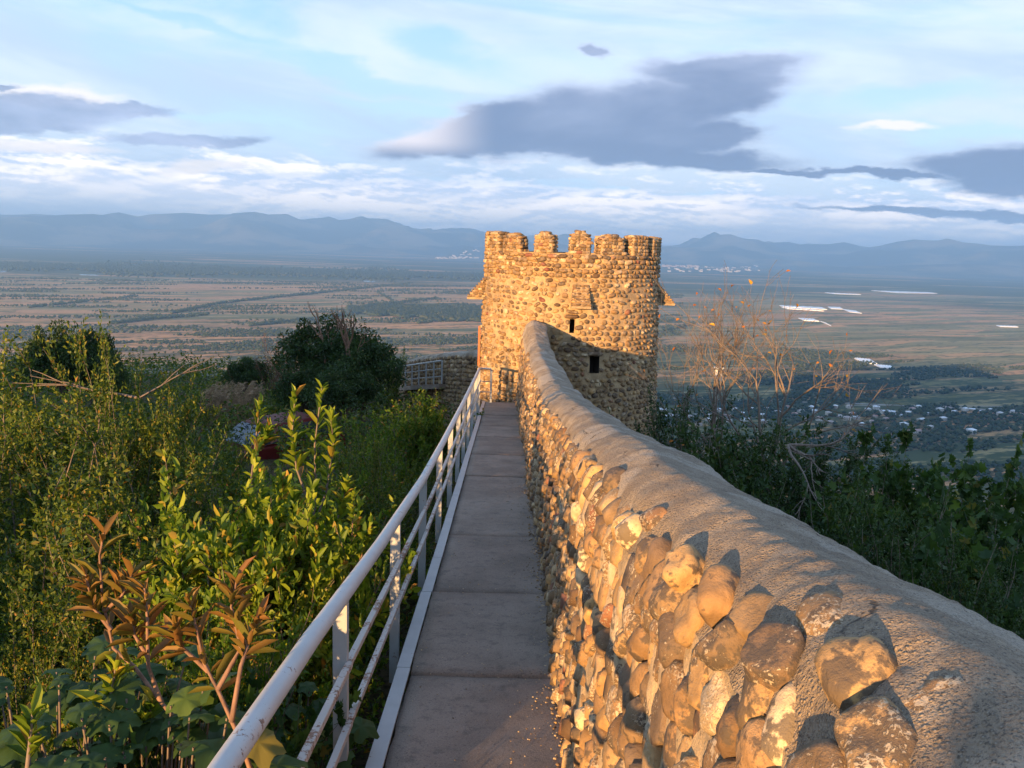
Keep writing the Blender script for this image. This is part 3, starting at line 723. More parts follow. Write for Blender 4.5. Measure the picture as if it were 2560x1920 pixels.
# ------------------------------------------------------------------ railing beside the walkway
RY = [-0.6, 0.4, 1.61, 2.38, 3.80, 5.87, 7.94, 11.5, 18.72]
RZ = [-0.88, -0.985, -1.115, -1.215, -1.435, -1.705, -1.905, -2.22, -2.80]
def rail_z(y): return float(np.interp(y, RY, RZ))
def build_railing():
    root = empty('railing', (-0.57, 9, walk_z(9)))
    tag(root, 'white painted pipe handrail with two rusty bars and grey posts along the walkway edge', 'railing')
    L = Vector(root.location)
    def pl(pts): return [Vector(p) - L for p in pts]
    mb = MB(); pts = [(-0.57, y, rail_z(y)) for y in RY]
    pts[-1] = (-0.57, 18.62, rail_z(18.62)); pts += [(-0.555, 18.70, rail_z(18.7)), (-0.50, 18.73, rail_z(18.7)), (-0.30, 18.73, rail_z(18.7) - 0.002)]
    mb.tube(pl(pts), [0.0295] * (len(pts) - 3) + [0.03, 0.024, 0.022], 20); o = mb.build('top_rail', M_rail, root, smooth=True)
    posts = [1.35, 2.88, 4.40, 5.93, 7.46, 8.99, 10.5, 12.0, 13.5, 15.0, 16.5, 17.9]
    for fr in (0.36, 0.68):
        prev = -0.6
        for py in posts + [18.7]:
            y0, y1 = prev + 0.002, py - 0.002; n = 3; jx = random.uniform(-0.003, 0.003)
            mb = MB()
            A = []
            for y in (y0, y1):
                zt = rail_z(y); zw = walk_z(y); z = zt - (zt - zw) * fr
                A.append((y, z))
            (ya, za), (yb, zb_) = A; w = 0.013; x = -0.545 + jx
            mb.hexa([(x - w - L.x, ya - L.y, za - w - L.z), (x + w - L.x, ya - L.y, za - w - L.z), (x + w - L.x, yb - L.y, zb_ - w - L.z), (x - w - L.x, yb - L.y, zb_ - w - L.z),
                     (x - w - L.x, ya - L.y, za + w - L.z), (x + w - L.x, ya - L.y, za + w - L.z), (x + w - L.x, yb - L.y, zb_ + w - L.z), (x - w - L.x, yb - L.y, zb_ + w - L.z)])
            mb.build('bar', M_bar, root, bevel=0.003); prev = py
    for py in posts + [18.70]:
        mb = MB(); zt = rail_z(py) - 0.028; zb_ = walk_z(py) - 0.30
        x0, x1 = -0.595 - L.x, -0.560 - L.x; t = 0.006
        # channel section: web towards the viewer and two flanges
        x0, x1 = -0.602 - L.x, -0.550 - L.x; y = py - L.y
        mb.box((x0, y - 0.020, zb_ - L.z), (x1, y - 0.014, zt - L.z)); mb.box((x0, y - 0.0138, zb_ - L.z), (x0 + t, y + 0.02, zt - L.z)); mb.box((x1 - t, y - 0.0138, zb_ - L.z), (x1, y + 0.02, zt - L.z))
        mb.build('post', M_post, root)
    y = 18.73 - L.y; zt = rail_z(18.7) - 0.02; zb_ = walk_z(18.7)
    mb = MB(); mb.box((-0.325 - L.x, y - 0.02, zb_ - L.z), (-0.275 - L.x, y + 0.02, zt - L.z)); mb.build('post', M_post, root)
    for fr in (0.36, 0.68):
        z = zt - (zt - zb_) * fr - L.z; mb = MB(); mb.box((-0.56 - L.x, y - 0.01, z - 0.01), (-0.326 - L.x, y + 0.01, z + 0.01)); mb.build('bar', M_bar, root)
build_railing()

# ------------------------------------------------------------------ tower
TX, TY = 1.60, 21.05
def tower_r(z): return np.interp(z, [-9, -4.5, -2.6, -1.35, -0.75, 0.4], [2.42, 2.30, 2.235, 2.20, 2.165, 2.165])
M_tower = mat_mortar('tower_mortar', (0.37, 0.265, 0.150))
def build_tower():
    root = empty('round_tower', (TX, TY, -6.5))
    tag(root, 'round crenellated cobblestone tower with small roofed hoods at the end of the wall', 'tower')
    L = np.array(root.location)
    def wp(th, r, z): return np.array([TX + r * sin(th), TY - r * cos(th), z])      # th = 0 faces the viewer
    ZB, ZT = -8.5, -0.14
    # openings: (theta, z0, z1, half width)
    th_s = math.asin((at_y(1235, 700, 18.9)[0] - TX) / 2.2); th_w = math.asin((at_y(1282, 790, 18.95)[0] - TX) / 2.2)
    OP = [(th_s, -1.93, -1.60, 0.045), (th_w, -2.86, -2.46, 0.115)]
    def opening(th, z, pad=0.0):
        for (t0, z0, z1, hw) in OP:
            if abs(th - t0) * 2.2 < hw + pad and z0 - pad < z < z1 + pad: return True
        return False
    # body grid
    nth = 360; zs = np.arange(ZB, ZT + 1e-6, (ZT - ZB) / 210)
    ths = np.linspace(-pi, pi, nth, endpoint=False)
    V = np.zeros((len(zs), nth, 3))
    for i, z in enumerate(zs):
        r0 = float(tower_r(z)) - 0.012
        for j, th in enumerate(ths):
            d = 0.022 * fbm((th * 9, z * 5, 1.0), 3) + 0.008 * fbm((th * 34, z * 16, 4.0), 2)
            V[i, j] = wp(th, r0 + d, z) - L
    F = []
    for i in range(len(zs) - 1):
        for j in range(nth):
            zc = (zs[i] + zs[i + 1]) / 2; tc = ths[j] + pi / nth
            if opening(tc, zc): continue
            j2 = (j + 1) % nth; F.append([i * nth + j, i * nth + j2, (i + 1) * nth + j2, (i + 1) * nth + j])
    link('wall_shell', mesh_np('wall_shell', V.reshape(-1, 3), np.array(F)), M_tower, root)
    # inner shell and wall walk
    V = []; 
    for z in (ZT - 0.9, ZT):
        for th in ths[::4]: V.append(wp(th, 1.80, z) - L)
    n = nth // 4; F = [[j, n + j, n + (j + 1) % n, (j + 1) % n] for j in range(n)]
    link('inner_face', mesh_np('inner_face', np.array(V), np.array(F)), M_tower, root)
    V = []; rr = [1.79, 1.95, 2.07, 2.17]
    for r in rr:
        for j, th in enumerate(ths): V.append(wp(th, r, ZT + 0.015 * fbm((th * 9, r * 8, 2), 2) + (0.0 if r < 2.1 else -0.01)) - L)
    F = [[a * nth + j, a * nth + (j + 1) % nth, (a + 1) * nth + (j + 1) % nth, (a + 1) * nth + j] for a in range(3) for j in range(nth)]
    link('parapet_top', mesh_np('parapet_top', np.array(V), np.array(F)), M_tower, root)
    mb = MB(); P = [tuple(wp(t, 1.85, ZT - 0.9) - L) for t in ths[::6]]; mb.v = P; mb.f = [tuple(range(len(P)))]; mb.build('platform', M_conc, root)
    # recess behind each opening
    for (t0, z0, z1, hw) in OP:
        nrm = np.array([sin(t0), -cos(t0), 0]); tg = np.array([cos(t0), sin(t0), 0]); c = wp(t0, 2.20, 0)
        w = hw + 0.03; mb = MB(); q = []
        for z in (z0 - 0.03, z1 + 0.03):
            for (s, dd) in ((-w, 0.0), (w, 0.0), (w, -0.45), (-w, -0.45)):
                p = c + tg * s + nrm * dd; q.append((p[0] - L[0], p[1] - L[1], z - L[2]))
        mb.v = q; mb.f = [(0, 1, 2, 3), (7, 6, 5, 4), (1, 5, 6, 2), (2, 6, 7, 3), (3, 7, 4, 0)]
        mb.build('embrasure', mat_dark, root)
    # merlons
    mer = [math.asin(max(-1, min(1, (at_y(u, 520, yy)[0] - TX) / 2.16))) for u, yy in ((1077, 20.2), (1108, 19.3), (1171, 18.98), (1239, 18.9), (1303, 19.0), (1363, 19.4), (1402, 20.2))]
    mer[0] = -1.30; mer[1] = -0.80
    angs = [(-1.47, 0.11), (-1.13, 0.10), (-0.80, 0.130), (-0.385, 0.102), (0.005, 0.108), (0.37, 0.142), (0.755, 0.138), (1.09, 0.095), (1.40, 0.09)]
    k = 1.40
    for tf in (-1.47, -1.13, -0.80, -0.12, 0.40, 0.755, 1.09, 1.40):
        xf = 2.16 * sin(tf) / (TY - 2.16 * cos(tf)) if tf != -0.12 else -0.0216
        best = min(np.linspace(pi / 2 + .08, 3 * pi / 2 - .08, 400), key=lambda q: abs(2.16 * sin(q) / (TY - 2.16 * cos(q)) - xf)); angs.append((float(best), 0.085))
    allm = []
    for mi, (t0, hw) in enumerate(angs):
        top = 0.29 + random.uniform(-0.03, 0.03) + (0.05 if mi in (3, 4) else 0)
        mo = empty('merlon', (0, 0, 0)); mo.parent = root
        nz, nt_, nr = 10, 8, 6
        V = []
        rnd = mi in (2, 3, 4, 5)
        def zt(t): return top - (0.14 * abs(t) ** 2.4 if rnd else 0.03 * abs(t) ** 3)
        idx = {}
        F = []
        def v(p): V.append(p); return len(V) - 1
        grid_o = [[None] * (nt_ + 1) for _ in range(nz + 1)]; grid_i = [[None] * (nt_ + 1) for _ in range(nz + 1)]
        for a in range(nz + 1):
            for b_ in range(nt_ + 1):
                t = -1 + 2 * b_ / nt_; z = (ZT - 0.03) + (zt(t) - ZT + 0.03) * a / nz
                tt = t0 + t * hw * (1 - 0.10 * (a / nz) ** 2)
                d = 0.02 * fbm((tt * 10, z * 9, 3), 3)
                grid_o[a][b_] = v(wp(tt, 2.165 + d, z) - L); grid_i[a][b_] = v(wp(tt, 1.84 - d, z) - L)
        for a in range(nz):
            for b_ in range(nt_):
                F.append([grid_o[a][b_], grid_o[a][b_ + 1], grid_o[a + 1][b_ + 1], grid_o[a + 1][b_]])
                F.append([grid_i[a][b_ + 1], grid_i[a][b_], grid_i[a + 1][b_], grid_i[a + 1][b_ + 1]])
            for b_, sgn in ((0, 1), (nt_, -1)):
                q = [grid_i[a][b_], grid_o[a][b_], grid_o[a + 1][b_], grid_i[a + 1][b_]]
                F.append(q if sgn > 0 else q[::-1])
        for b_ in range(nt_): F.append([grid_o[nz][b_], grid_o[nz][b_ + 1], grid_i[nz][b_ + 1], grid_i[nz][b_]])
        link('core', mesh_np('core', np.array(V), np.array(F), smooth=False), M_tower, mo)
        # its stones, course by course on the outer, inner and side faces
        front = abs(t0) < 1.6
        if front: step = 0.075
        else: step = 0.11
        ms = []
        z = ZT + 0.03
        while z < top - 0.02:
            for side in (1, -1):
                t = -0.92
                while t < 0.95:
                    wd = random.uniform(0.07, 0.16); t += wd / (hw * 2.16) * 0.5
                    if t > 1.0: break
                    if z < zt(t) - 0.01:
                        th = t0 + t * hw * 0.97; R = 2.165 if side > 0 else 1.84
                        n_ = np.array([sin(th), -cos(th), 0]) * side; tg = np.array([cos(th), sin(th), 0])
                        ms.append((1, stone_matrix(wp(th, R - side * 0.02, z) - 0, tg, n_, (0, 0, 1), wd * 0.55, step * 0.55, 0.05, random.uniform(-0.15, 0.15))))
                    t += wd / (hw * 2.16) * 0.5
            for e in (-1, 1):
                for R in (1.93, 2.07):
                    th = t0 + e * hw * 0.98; tg = np.array([sin(th), -cos(th), 0]); n_ = np.array([cos(th), sin(th), 0]) * e
                    if z < zt(0.93) - 0.0: ms.append((1, stone_matrix(wp(th, R + random.uniform(-0.02, 0.02), z), tg, n_, (0, 0, 1), 0.075, step * 0.5, 0.045, 0)))
            z += step
        for t in np.linspace(-0.8, 0.8, 4):
            th = t0 + t * hw; ms.append((1, stone_matrix(wp(th, 2.02, zt(t) - 0.005), (cos(th), sin(th), 0), (0, 0, 1), (sin(th), -cos(th), 0), 0.075, 0.13, 0.035, random.uniform(-0.3, 0.3))))
        if front:
            for _, M in ms:
                M = M.copy(); M[:3, 3] -= L; o = bpy.data.objects.new('stone', SM[2][random.randrange(NV)]); COL.objects.link(o); o.parent = mo; o.matrix_local = Matrix(M.tolist())
        else: allm += ms
    # courses on the drum
    mats = list(); mats_far = allm
    z = ZT - 0.06
    while z > -8.0:
        upper = z > -0.72
        ch = random.uniform(0.095, 0.115) if upper else random.uniform(0.10, 0.135)
        th = -1.75 if z > -5.2 else -1.75
        while th < 1.75:
            R = float(tower_r(z))
            wd = random.uniform(0.07, 0.20) if upper else random.uniform(0.08, 0.17)
            if z > -0.40 and upper: wd = random.uniform(0.10, 0.24)
            th += wd / R * 0.5
            gap = 0.008 if upper else random.uniform(0.015, 0.055)
            zc = z + random.uniform(-0.012, 0.012) if upper else z + random.uniform(-0.022, 0.022)
            if not opening(th, zc, 0.05) and not (abs(th - 0.03) < 0.115 and -1.42 < zc < -0.82) and random.random() > (0.0 if upper else 0.06):
                n_ = np.array([sin(th), -cos(th), 0.0]); tg = np.array([cos(th), sin(th), 0])
                d = random.uniform(0.05, 0.075)
                out = random.uniform(0.018, 0.04) if upper or z < -2.0 else random.uniform(0.004, 0.03)
                M = stone_matrix(wp(th, R + out - d * 0.7, zc), tg, n_, (0, 0, 1), wd * 0.52, ch * (0.50 if upper else random.uniform(0.36, 0.48)), d, random.choice((-1, 1)) * random.uniform(0, 0.25 if upper else 0.55))
                vis = max(0.02, cos(th)) * wd * ch
                if z < -3.9 or (th < -0.42 and z < -3.75): vis *= 0.05
                mats.append((vis, M))
            th += wd / R * 0.5 + gap / R
        z -= ch
    # lintels over the two openings
    for (t0, z0, z1, hw), wl, hl in ((OP[0], 0.15, 0.048), (OP[1], 0.19, 0.06)):
        n_ = np.array([sin(t0), -cos(t0), 0.0]); tg = np.array([cos(t0), sin(t0), 0])
        mats.append((9, stone_matrix(wp(t0, 2.20, z1 + hl * 0.9), tg, n_, (0, 0, 1), wl, hl, 0.10, 0.0)))
        if hw < 0.1: mats.append((9, stone_matrix(wp(t0, 2.20, z1 + hl * 3.0), tg, n_, (0, 0, 1), wl * 0.9, hl * 0.8, 0.08, 0.0)))
    for M in mats_far: mats.append((0.0001, M[1]))
    place_stones(mats, root, 0, 2, 1, 'cobbles')
    # roofed hoods over the machicolation slots
    for t0, w0 in ((0.03, 0.20), (-1.50, 0.22), (1.52, 0.22)):
        hd = empty('hood'); hd.parent = root
        n_ = np.array([sin(t0), -cos(t0), 0]); tg = np.array([cos(t0), sin(t0), 0])
        zt_, zb_, pr = -0.86, -1.30, (0.30 if t0 == 0.03 else 0.42)
        def P(s, o_, z): p = np.array([TX, TY, 0]) + n_ * (2.16 + o_) + tg * s; return (p[0] - L[0], p[1] - L[1], z - L[2])
        w1 = w0 * 0.85
        mb = MB(); mb.hexa([P(-w0, -0.15, zb_), P(w0, -0.15, zb_), P(w0, pr, zb_), P(-w0, pr, zb_), P(-w1, -0.10, zt_), P(w1, -0.10, zt_), P(w1 * 0.9, 0.06, zt_ - 0.02), P(-w1 * 0.9, 0.06, zt_ - 0.02)])
        mb.build('hood_core', M_tower, hd)
        mb = MB(); mb.hexa([P(-w0 - 0.02, -0.15, zb_ - 0.055), P(w0 + 0.02, -0.15, zb_ - 0.055), P(w0 + 0.02, pr + 0.03, zb_ - 0.055), P(-w0 - 0.02, pr + 0.03, zb_ - 0.055), P(-w0 - 0.02, -0.15, zb_ - 0.002), P(w0 + 0.02, -0.15, zb_ - 0.002), P(w0 + 0.02, pr + 0.03, zb_ - 0.002), P(-w0 - 0.02, pr + 0.03, zb_ - 0.002)])
        mb.build('slab', M_tower, hd, bevel=0.008)
        nr_ = 8
        for r_ in range(nr_):
            f = r_ / (nr_ - 1); z = zb_ + 0.03 + (zt_ - zb_ - 0.03) * f; o_ = pr * (1 - f) + 0.05 * f; w = w0 * (1 - f) + w1 * f
            for s in np.linspace(-w * 0.8, w * 0.8, 4):
                c = np.array([TX, TY, 0]) + n_ * (2.16 + o_ - 0.015) + tg * (s + random.uniform(-0.02, 0.02)); c[2] = z
                nn = n_ * 0.75 + np.array([0, 0, 0.66]); up = np.cross(tg, nn); up = up if up[2] > 0 else -up
                M = stone_matrix(c - L, tg, nn, up, w * 0.28, 0.026, 0.035, random.uniform(-0.12, 0.12))
                o = bpy.data.objects.new('stone', SM[2][random.randrange(NV)]); COL.objects.link(o); o.parent = hd; o.matrix_local = Matrix(M.tolist())
            for e in (-1, 1):
                m_ = int(2 + 3 * (1 - f))
                for q in range(m_):
                    oo = (q + 0.5) / m_ * o_
                    c = np.array([TX, TY, 0]) + n_ * (2.16 + oo) + tg * (w * e); c[2] = z
                    M = stone_matrix(c - L, n_, tg * e, (0, 0, 1), o_ / m_ * 0.55, 0.027, 0.022, random.uniform(-0.1, 0.1))
                    o = bpy.data.objects.new('stone', SM[2][random.randrange(NV)]); COL.objects.link(o); o.parent = hd; o.matrix_local = Matrix(M.tolist())
    # rusty door post at the left foot
    mb = MB(); p = np.array([TX - 2.262, TY - 0.5, 0]) - L
    mb.box((p[0] - 0.02, p[1] - 0.03, -3.0 - L[2]), (p[0] + 0.03, p[1] + 0.03, -2.0 - L[2])); mb.build('door_post', M_rusty, root)
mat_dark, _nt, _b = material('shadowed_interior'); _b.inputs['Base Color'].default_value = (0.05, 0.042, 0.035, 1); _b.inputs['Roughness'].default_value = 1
M_rusty, _nt, _b = material('orange_timber'); _b.inputs['Base Color'].default_value = (0.38, 0.13, 0.05, 1); _b.inputs['Roughness'].default_value = 0.8
build_tower()

# ------------------------------------------------------------------ leaves and branches
def unit(a): return a / np.maximum(np.linalg.norm(a, axis=-1, keepdims=True), 1e-9)
def leaf_arrays(P, A, N, Ln, Wd, kind, fold=0.25):
    """P base points, A axis, N rough normal, lengths, widths -> V, F (quads or tris), tint"""
    A = unit(A); B = unit(np.cross(A, N)); N = np.cross(B, A); n = len(P)
    Ln = Ln[:, None]; Wd = Wd[:, None]; t = rng.random(n)
    if kind == 'fine':
        V = np.stack([P, P + A * Ln * .48 + B * Wd * .5 + N * Wd * fold, P + A * Ln - N * Ln * .12, P + A * Ln * .48 - B * Wd * .5 + N * Wd * fold], 1)
        F = np.arange(n)[:, None] * 4 + np.array([[0, 1, 2, 3]]); k = 4
    elif kind == 'broad':
        V = np.stack([P, P + A * Ln * .30 + B * Wd * .46 + N * Wd * fold, P + A * Ln * .68 + B * Wd * .40 + N * Wd * fold * .6, P + A * Ln - N * Ln * .16,
                      P + A * Ln * .68 - B * Wd * .40 + N * Wd * fold * .6, P + A * Ln * .30 - B * Wd * .46 + N * Wd * fold], 1); k = 6
        F = (np.arange(n)[:, None, None] * 6 + np.array([[[0, 1, 2, 3], [0, 3, 4, 5]]])).reshape(-1, 4)
    else:
        # lobed, vine-like: five points round a centre
        pts = [(0, 0), (-.10, .30), (.12, .50), (.34, .30), (.62, .46), (.66, .16), (1.0, 0), (.66, -.16), (.62, -.46), (.34, -.30), (.12, -.50), (-.10, -.30)]
        vs = [P + A * Ln * .38 - N * Wd * .05]
        for (a, b) in pts: vs.append(P + A * Ln * a + B * Wd * b + N * Wd * (abs(b) * .35 - .10 * a * a))
        V = np.stack(vs, 1); k = len(vs); m = len(pts)
        fan = np.array([[0, 1 + i, 1 + (i + 1) % m] for i in range(m)])
        F = (np.arange(n)[:, None, None] * k + fan[None]).reshape(-1, 3)
    return V.reshape(-1, 3), F, np.repeat(t, k)
def branches_mesh(paths, name='branches', n=4):
    mb = MB()
    for pts, r0, r1 in paths:
        m = len(pts); mb.tube(pts, [r0 + (r1 - r0) * i / (m - 1) for i in range(m)], n, caps=False)
    me = bpy.data.meshes.new(name); me.from_pydata(mb.v, [], mb.f); me.update()
    for p in me.polygons: p.use_smooth = True
    return me
def make_shrub(seed, H, R, nst=38, ntw=13, nlf=11, ll=0.045, lw=0.024, kind='fine', lean=1.15, low=0.18, up=0.5, twl=0.34):
    """stems fan out from the foot, twigs leave the stems, leaves sit along the twigs"""
    global rng
    old = rng; rng = np.random.default_rng(seed)
    T = np.linspace(0, 1, 8)
    az = rng.random(nst) * 2 * pi; inc = rng.random(nst) ** 0.7 * lean
    L = H * (0.62 + 0.42 * rng.random(nst)) * (1.0 + 0.15 * np.sin(inc))
    d = np.stack([np.cos(az) * np.sin(inc), np.sin(az) * np.sin(inc), np.cos(inc)], 1)
    sc = np.array([R / H * 1.15, R / H * 1.15, 1.0])
    base = np.stack([rng.normal(0, .10 * R, nst), rng.normal(0, .10 * R, nst), np.zeros(nst)], 1)
    bend = rng.normal(0, .10, (nst, 3)) * H; bend[:, 2] = -0.18 * H * np.sin(inc) * rng.random(nst)
    ST = base[:, None] + (d * sc)[:, None] * (L[:, None, None] * T[None, :, None]) + bend[:, None] * (T ** 2)[None, :, None]
    ST += rng.normal(0, .012 * H, ST.shape) * T[None, :, None]
    paths = [([tuple(p) for p in ST[i]], 0.006 + 0.0035 * H, 0.002) for i in range(nst)]
    # twigs
    si = np.repeat(np.arange(nst), ntw); tt = low + (1 - low) * rng.random(nst * ntw) ** 0.75
    f = tt * 7; i0 = np.minimum(f.astype(int), 6); fr = (f - i0)[:, None]
    tp = ST[si, i0] * (1 - fr) + ST[si, i0 + 1] * fr
    sd_ = unit(ST[si, i0 + 1] - ST[si, i0])
    td = unit(sd_ * 0.7 + unit(rng.normal(0, 1, (len(si), 3))) * 0.9 + np.array([0, 0, up]))
    tl = twl * (0.5 + rng.random(len(si))) * (1.15 - 0.5 * tt)
    k = rng.choice(len(si), min(len(si), 110), replace=False)
    for j in k: paths.append(([tuple(tp[j]), tuple(tp[j] + td[j] * tl[j] * .5 + np.array([0, 0, .01])), tuple(tp[j] + td[j] * tl[j])], 0.004, 0.0015))
    # leaves
    li = np.repeat(np.arange(len(si)), nlf); s = np.tile((np.arange(nlf) + .5) / nlf, len(si)) + rng.normal(0, .03, len(li))
    P = tp[li] + td[li] * (tl[li] * s)[:, None]
    A = unit(td[li] * 0.55 + unit(rng.normal(0, 1, (len(li), 3))) * 0.8 + np.array([0, 0, .12]))
    N = unit(rng.normal(0, 1.0, (len(li), 3)) + np.array([0, 0, .75]))
    V, F, t = leaf_arrays(P, A, N, ll * (0.65 + 0.7 * rng.random(len(li))), lw * (0.7 + 0.6 * rng.random(len(li))), kind)
    me = mesh_np('foliage', V, F, smooth=False, attrs={'tint': t})
    bm_ = branches_mesh(paths)
    rng = old
    return me, bm_
PROTO = {

    'fine1': (make_shrub(1, 2.6, 1.7, nst=46, ntw=42, nlf=15, ll=.046, lw=.024), M_leaf_fine),
    'fine2': (make_shrub(2, 2.6, 1.9, nst=46, ntw=42, nlf=15, ll=.044, lw=.020, lean=1.3), M_leaf_fine),
    'broad1': (make_shrub(3, 2.0, 1.1, nst=46, ntw=16, nlf=10, ll=.085, lw=.040, kind='broad', lean=0.9, up=0.9), M_leaf_broad),
    'lime_lit1': (make_shrub(13, 2.0, 1.1, nst=46, ntw=15, nlf=10, ll=.090, lw=.042, kind='broad', lean=0.85, up=0.9), M_leaf_lime_lit),
    'broad2': (make_shrub(4, 2.0, 1.3, nst=46, ntw=15, nlf=10, ll=.062, lw=.030, kind='broad', lean=1.1, up=0.8), M_leaf_broad),
    'dark1': (make_shrub(5, 2.6, 1.9, nst=60, ntw=34, nlf=14, ll=.095, lw=.052, kind='broad', lean=1.45, low=.25), M_leaf_dark),
    'vine1': (make_shrub(6, 2.2, 1.6, nst=42, ntw=13, nlf=7, ll=.085, lw=.095, kind='lobed', lean=1.25, low=.25), M_leaf_blue),
    'vine2': (make_shrub(7, 1.8, 1.6, nst=34, ntw=12, nlf=6, ll=.105, lw=.115, kind='lobed', lean=1.35, low=.2), M_leaf_blue),
    'brown': (make_shrub(8, 2.4, 1.6, nst=50, ntw=20, nlf=5, ll=.045, lw=.022), M_leaf_brown),
    'weed': (make_shrub(9, 1.5, .9, nst=30, ntw=14, nlf=9, ll=.050, lw=.022, lean=.8, up=1.1, twl=.25), M_leaf_broad),
}
for nm, ((me, bm_), m) in PROTO.items():
    me.materials.append(m); bm_.materials.append(M_bark if nm != 'brown' else M_bark_red)
HGT = {'lime_lit1': 2.0, 'fine1': 2.6, 'fine2': 2.6, 'broad1': 2.0, 'broad2': 2.0, 'dark1': 2.6, 'vine1': 2.2, 'vine2': 1.8, 'brown': 2.4, 'weed': 1.5}
def make_crown(seed, H, R, nc=84, nl=125, ll=.115, lw=.060):
    global rng
    old = rng; rng = np.random.default_rng(seed)
    d = unit(rng.normal(0, 1, (nc, 3))); d[:, 2] = np.abs(d[:, 2]) * 1.1 - .25
    c = d * np.array([R, R, H * .42]) * (0.42 + 0.66 * rng.random((nc, 1))) + np.array([0, 0, H * .55])
    r = R * (0.11 + 0.17 * rng.random(nc))
    ci = np.repeat(np.arange(nc), nl); o = unit(rng.normal(0, 1, (len(ci), 3))) * (rng.random((len(ci), 1)) ** .45)
    P = c[ci] + o * r[ci][:, None] * np.array([1.15, 1.15, .8])
    A = unit(o + rng.normal(0, .5, o.shape) + np.array([0, 0, -.15])); N = unit(o * .8 + rng.normal(0, .6, o.shape) + np.array([0, 0, .6]))
    n = len(ci); V, F, t = leaf_arrays(P, A, N, ll * (.6 + .7 * rng.random(n)), lw * (.7 + .5 * rng.random(n)), 'broad')
    me = mesh_np('crown', V, F, smooth=False, attrs={'tint': t})
    paths = [([(0, 0, 0), (.03, .02, H * .25), (0, 0, H * .5)], .09, .05)]
    for k in range(0, nc, 2): paths.append(([(0, 0, H * .22), tuple(c[k] * np.array([.45, .45, .75])), tuple(c[k])], .035, .010))
    bm_ = branches_mesh(paths, 'trunk'); rng = old
    return me, bm_
for k_, a_ in (('round1', (31, 3.0, 1.7)), ('round2', (32, 3.0, 1.5))):
    PROTO[k_] = (make_crown(*a_), M_leaf_dark); HGT[k_] = 2.9
    PROTO[k_][0][0].materials.append(M_leaf_dark); PROTO[k_][0][1].materials.append(M_bark)
SHADEP = {}  # foliage copies with the wall's shade put into the leaf colour
def shrub(u, v, y, h, w, proto, label, cat='shrub', name='shrub', group=None):
    """top of the crown seen at picture point (u, v) when standing y metres ahead; h height, w radius factor"""
    p = at_y(u, v, y); s = h / HGT[proto]
    rad = 0.72 * h * w
    if 0.5 < y < 18.5:                                                # keep clear of the path and the wall
        if p[0] < 0: p[0] = min(p[0], -0.66 - 0.75 * rad)
        else: p[0] = max(p[0], 1.0 + 0.6 * rad)
    r = empty(name, (p[0], p[1], p[2] - h * 0.97)); r.rotation_euler = (0, 0, random.random() * 6.28); r.scale = (s * w, s * w, s)
    (me, bm_), _ = PROTO[proto]
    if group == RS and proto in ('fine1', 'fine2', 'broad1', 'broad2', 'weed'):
        if proto not in SHADEP: SHADEP[proto] = me.copy(); SHADEP[proto].materials.clear(); SHADEP[proto].materials.append(M_leaf_dark)
        me = SHADEP[proto]
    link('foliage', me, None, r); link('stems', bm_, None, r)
    return tag(r, label, cat, group)
RS = 'shrubs on the slope right of the wall'
LS = 'shrubs on the slope left of the walkway'
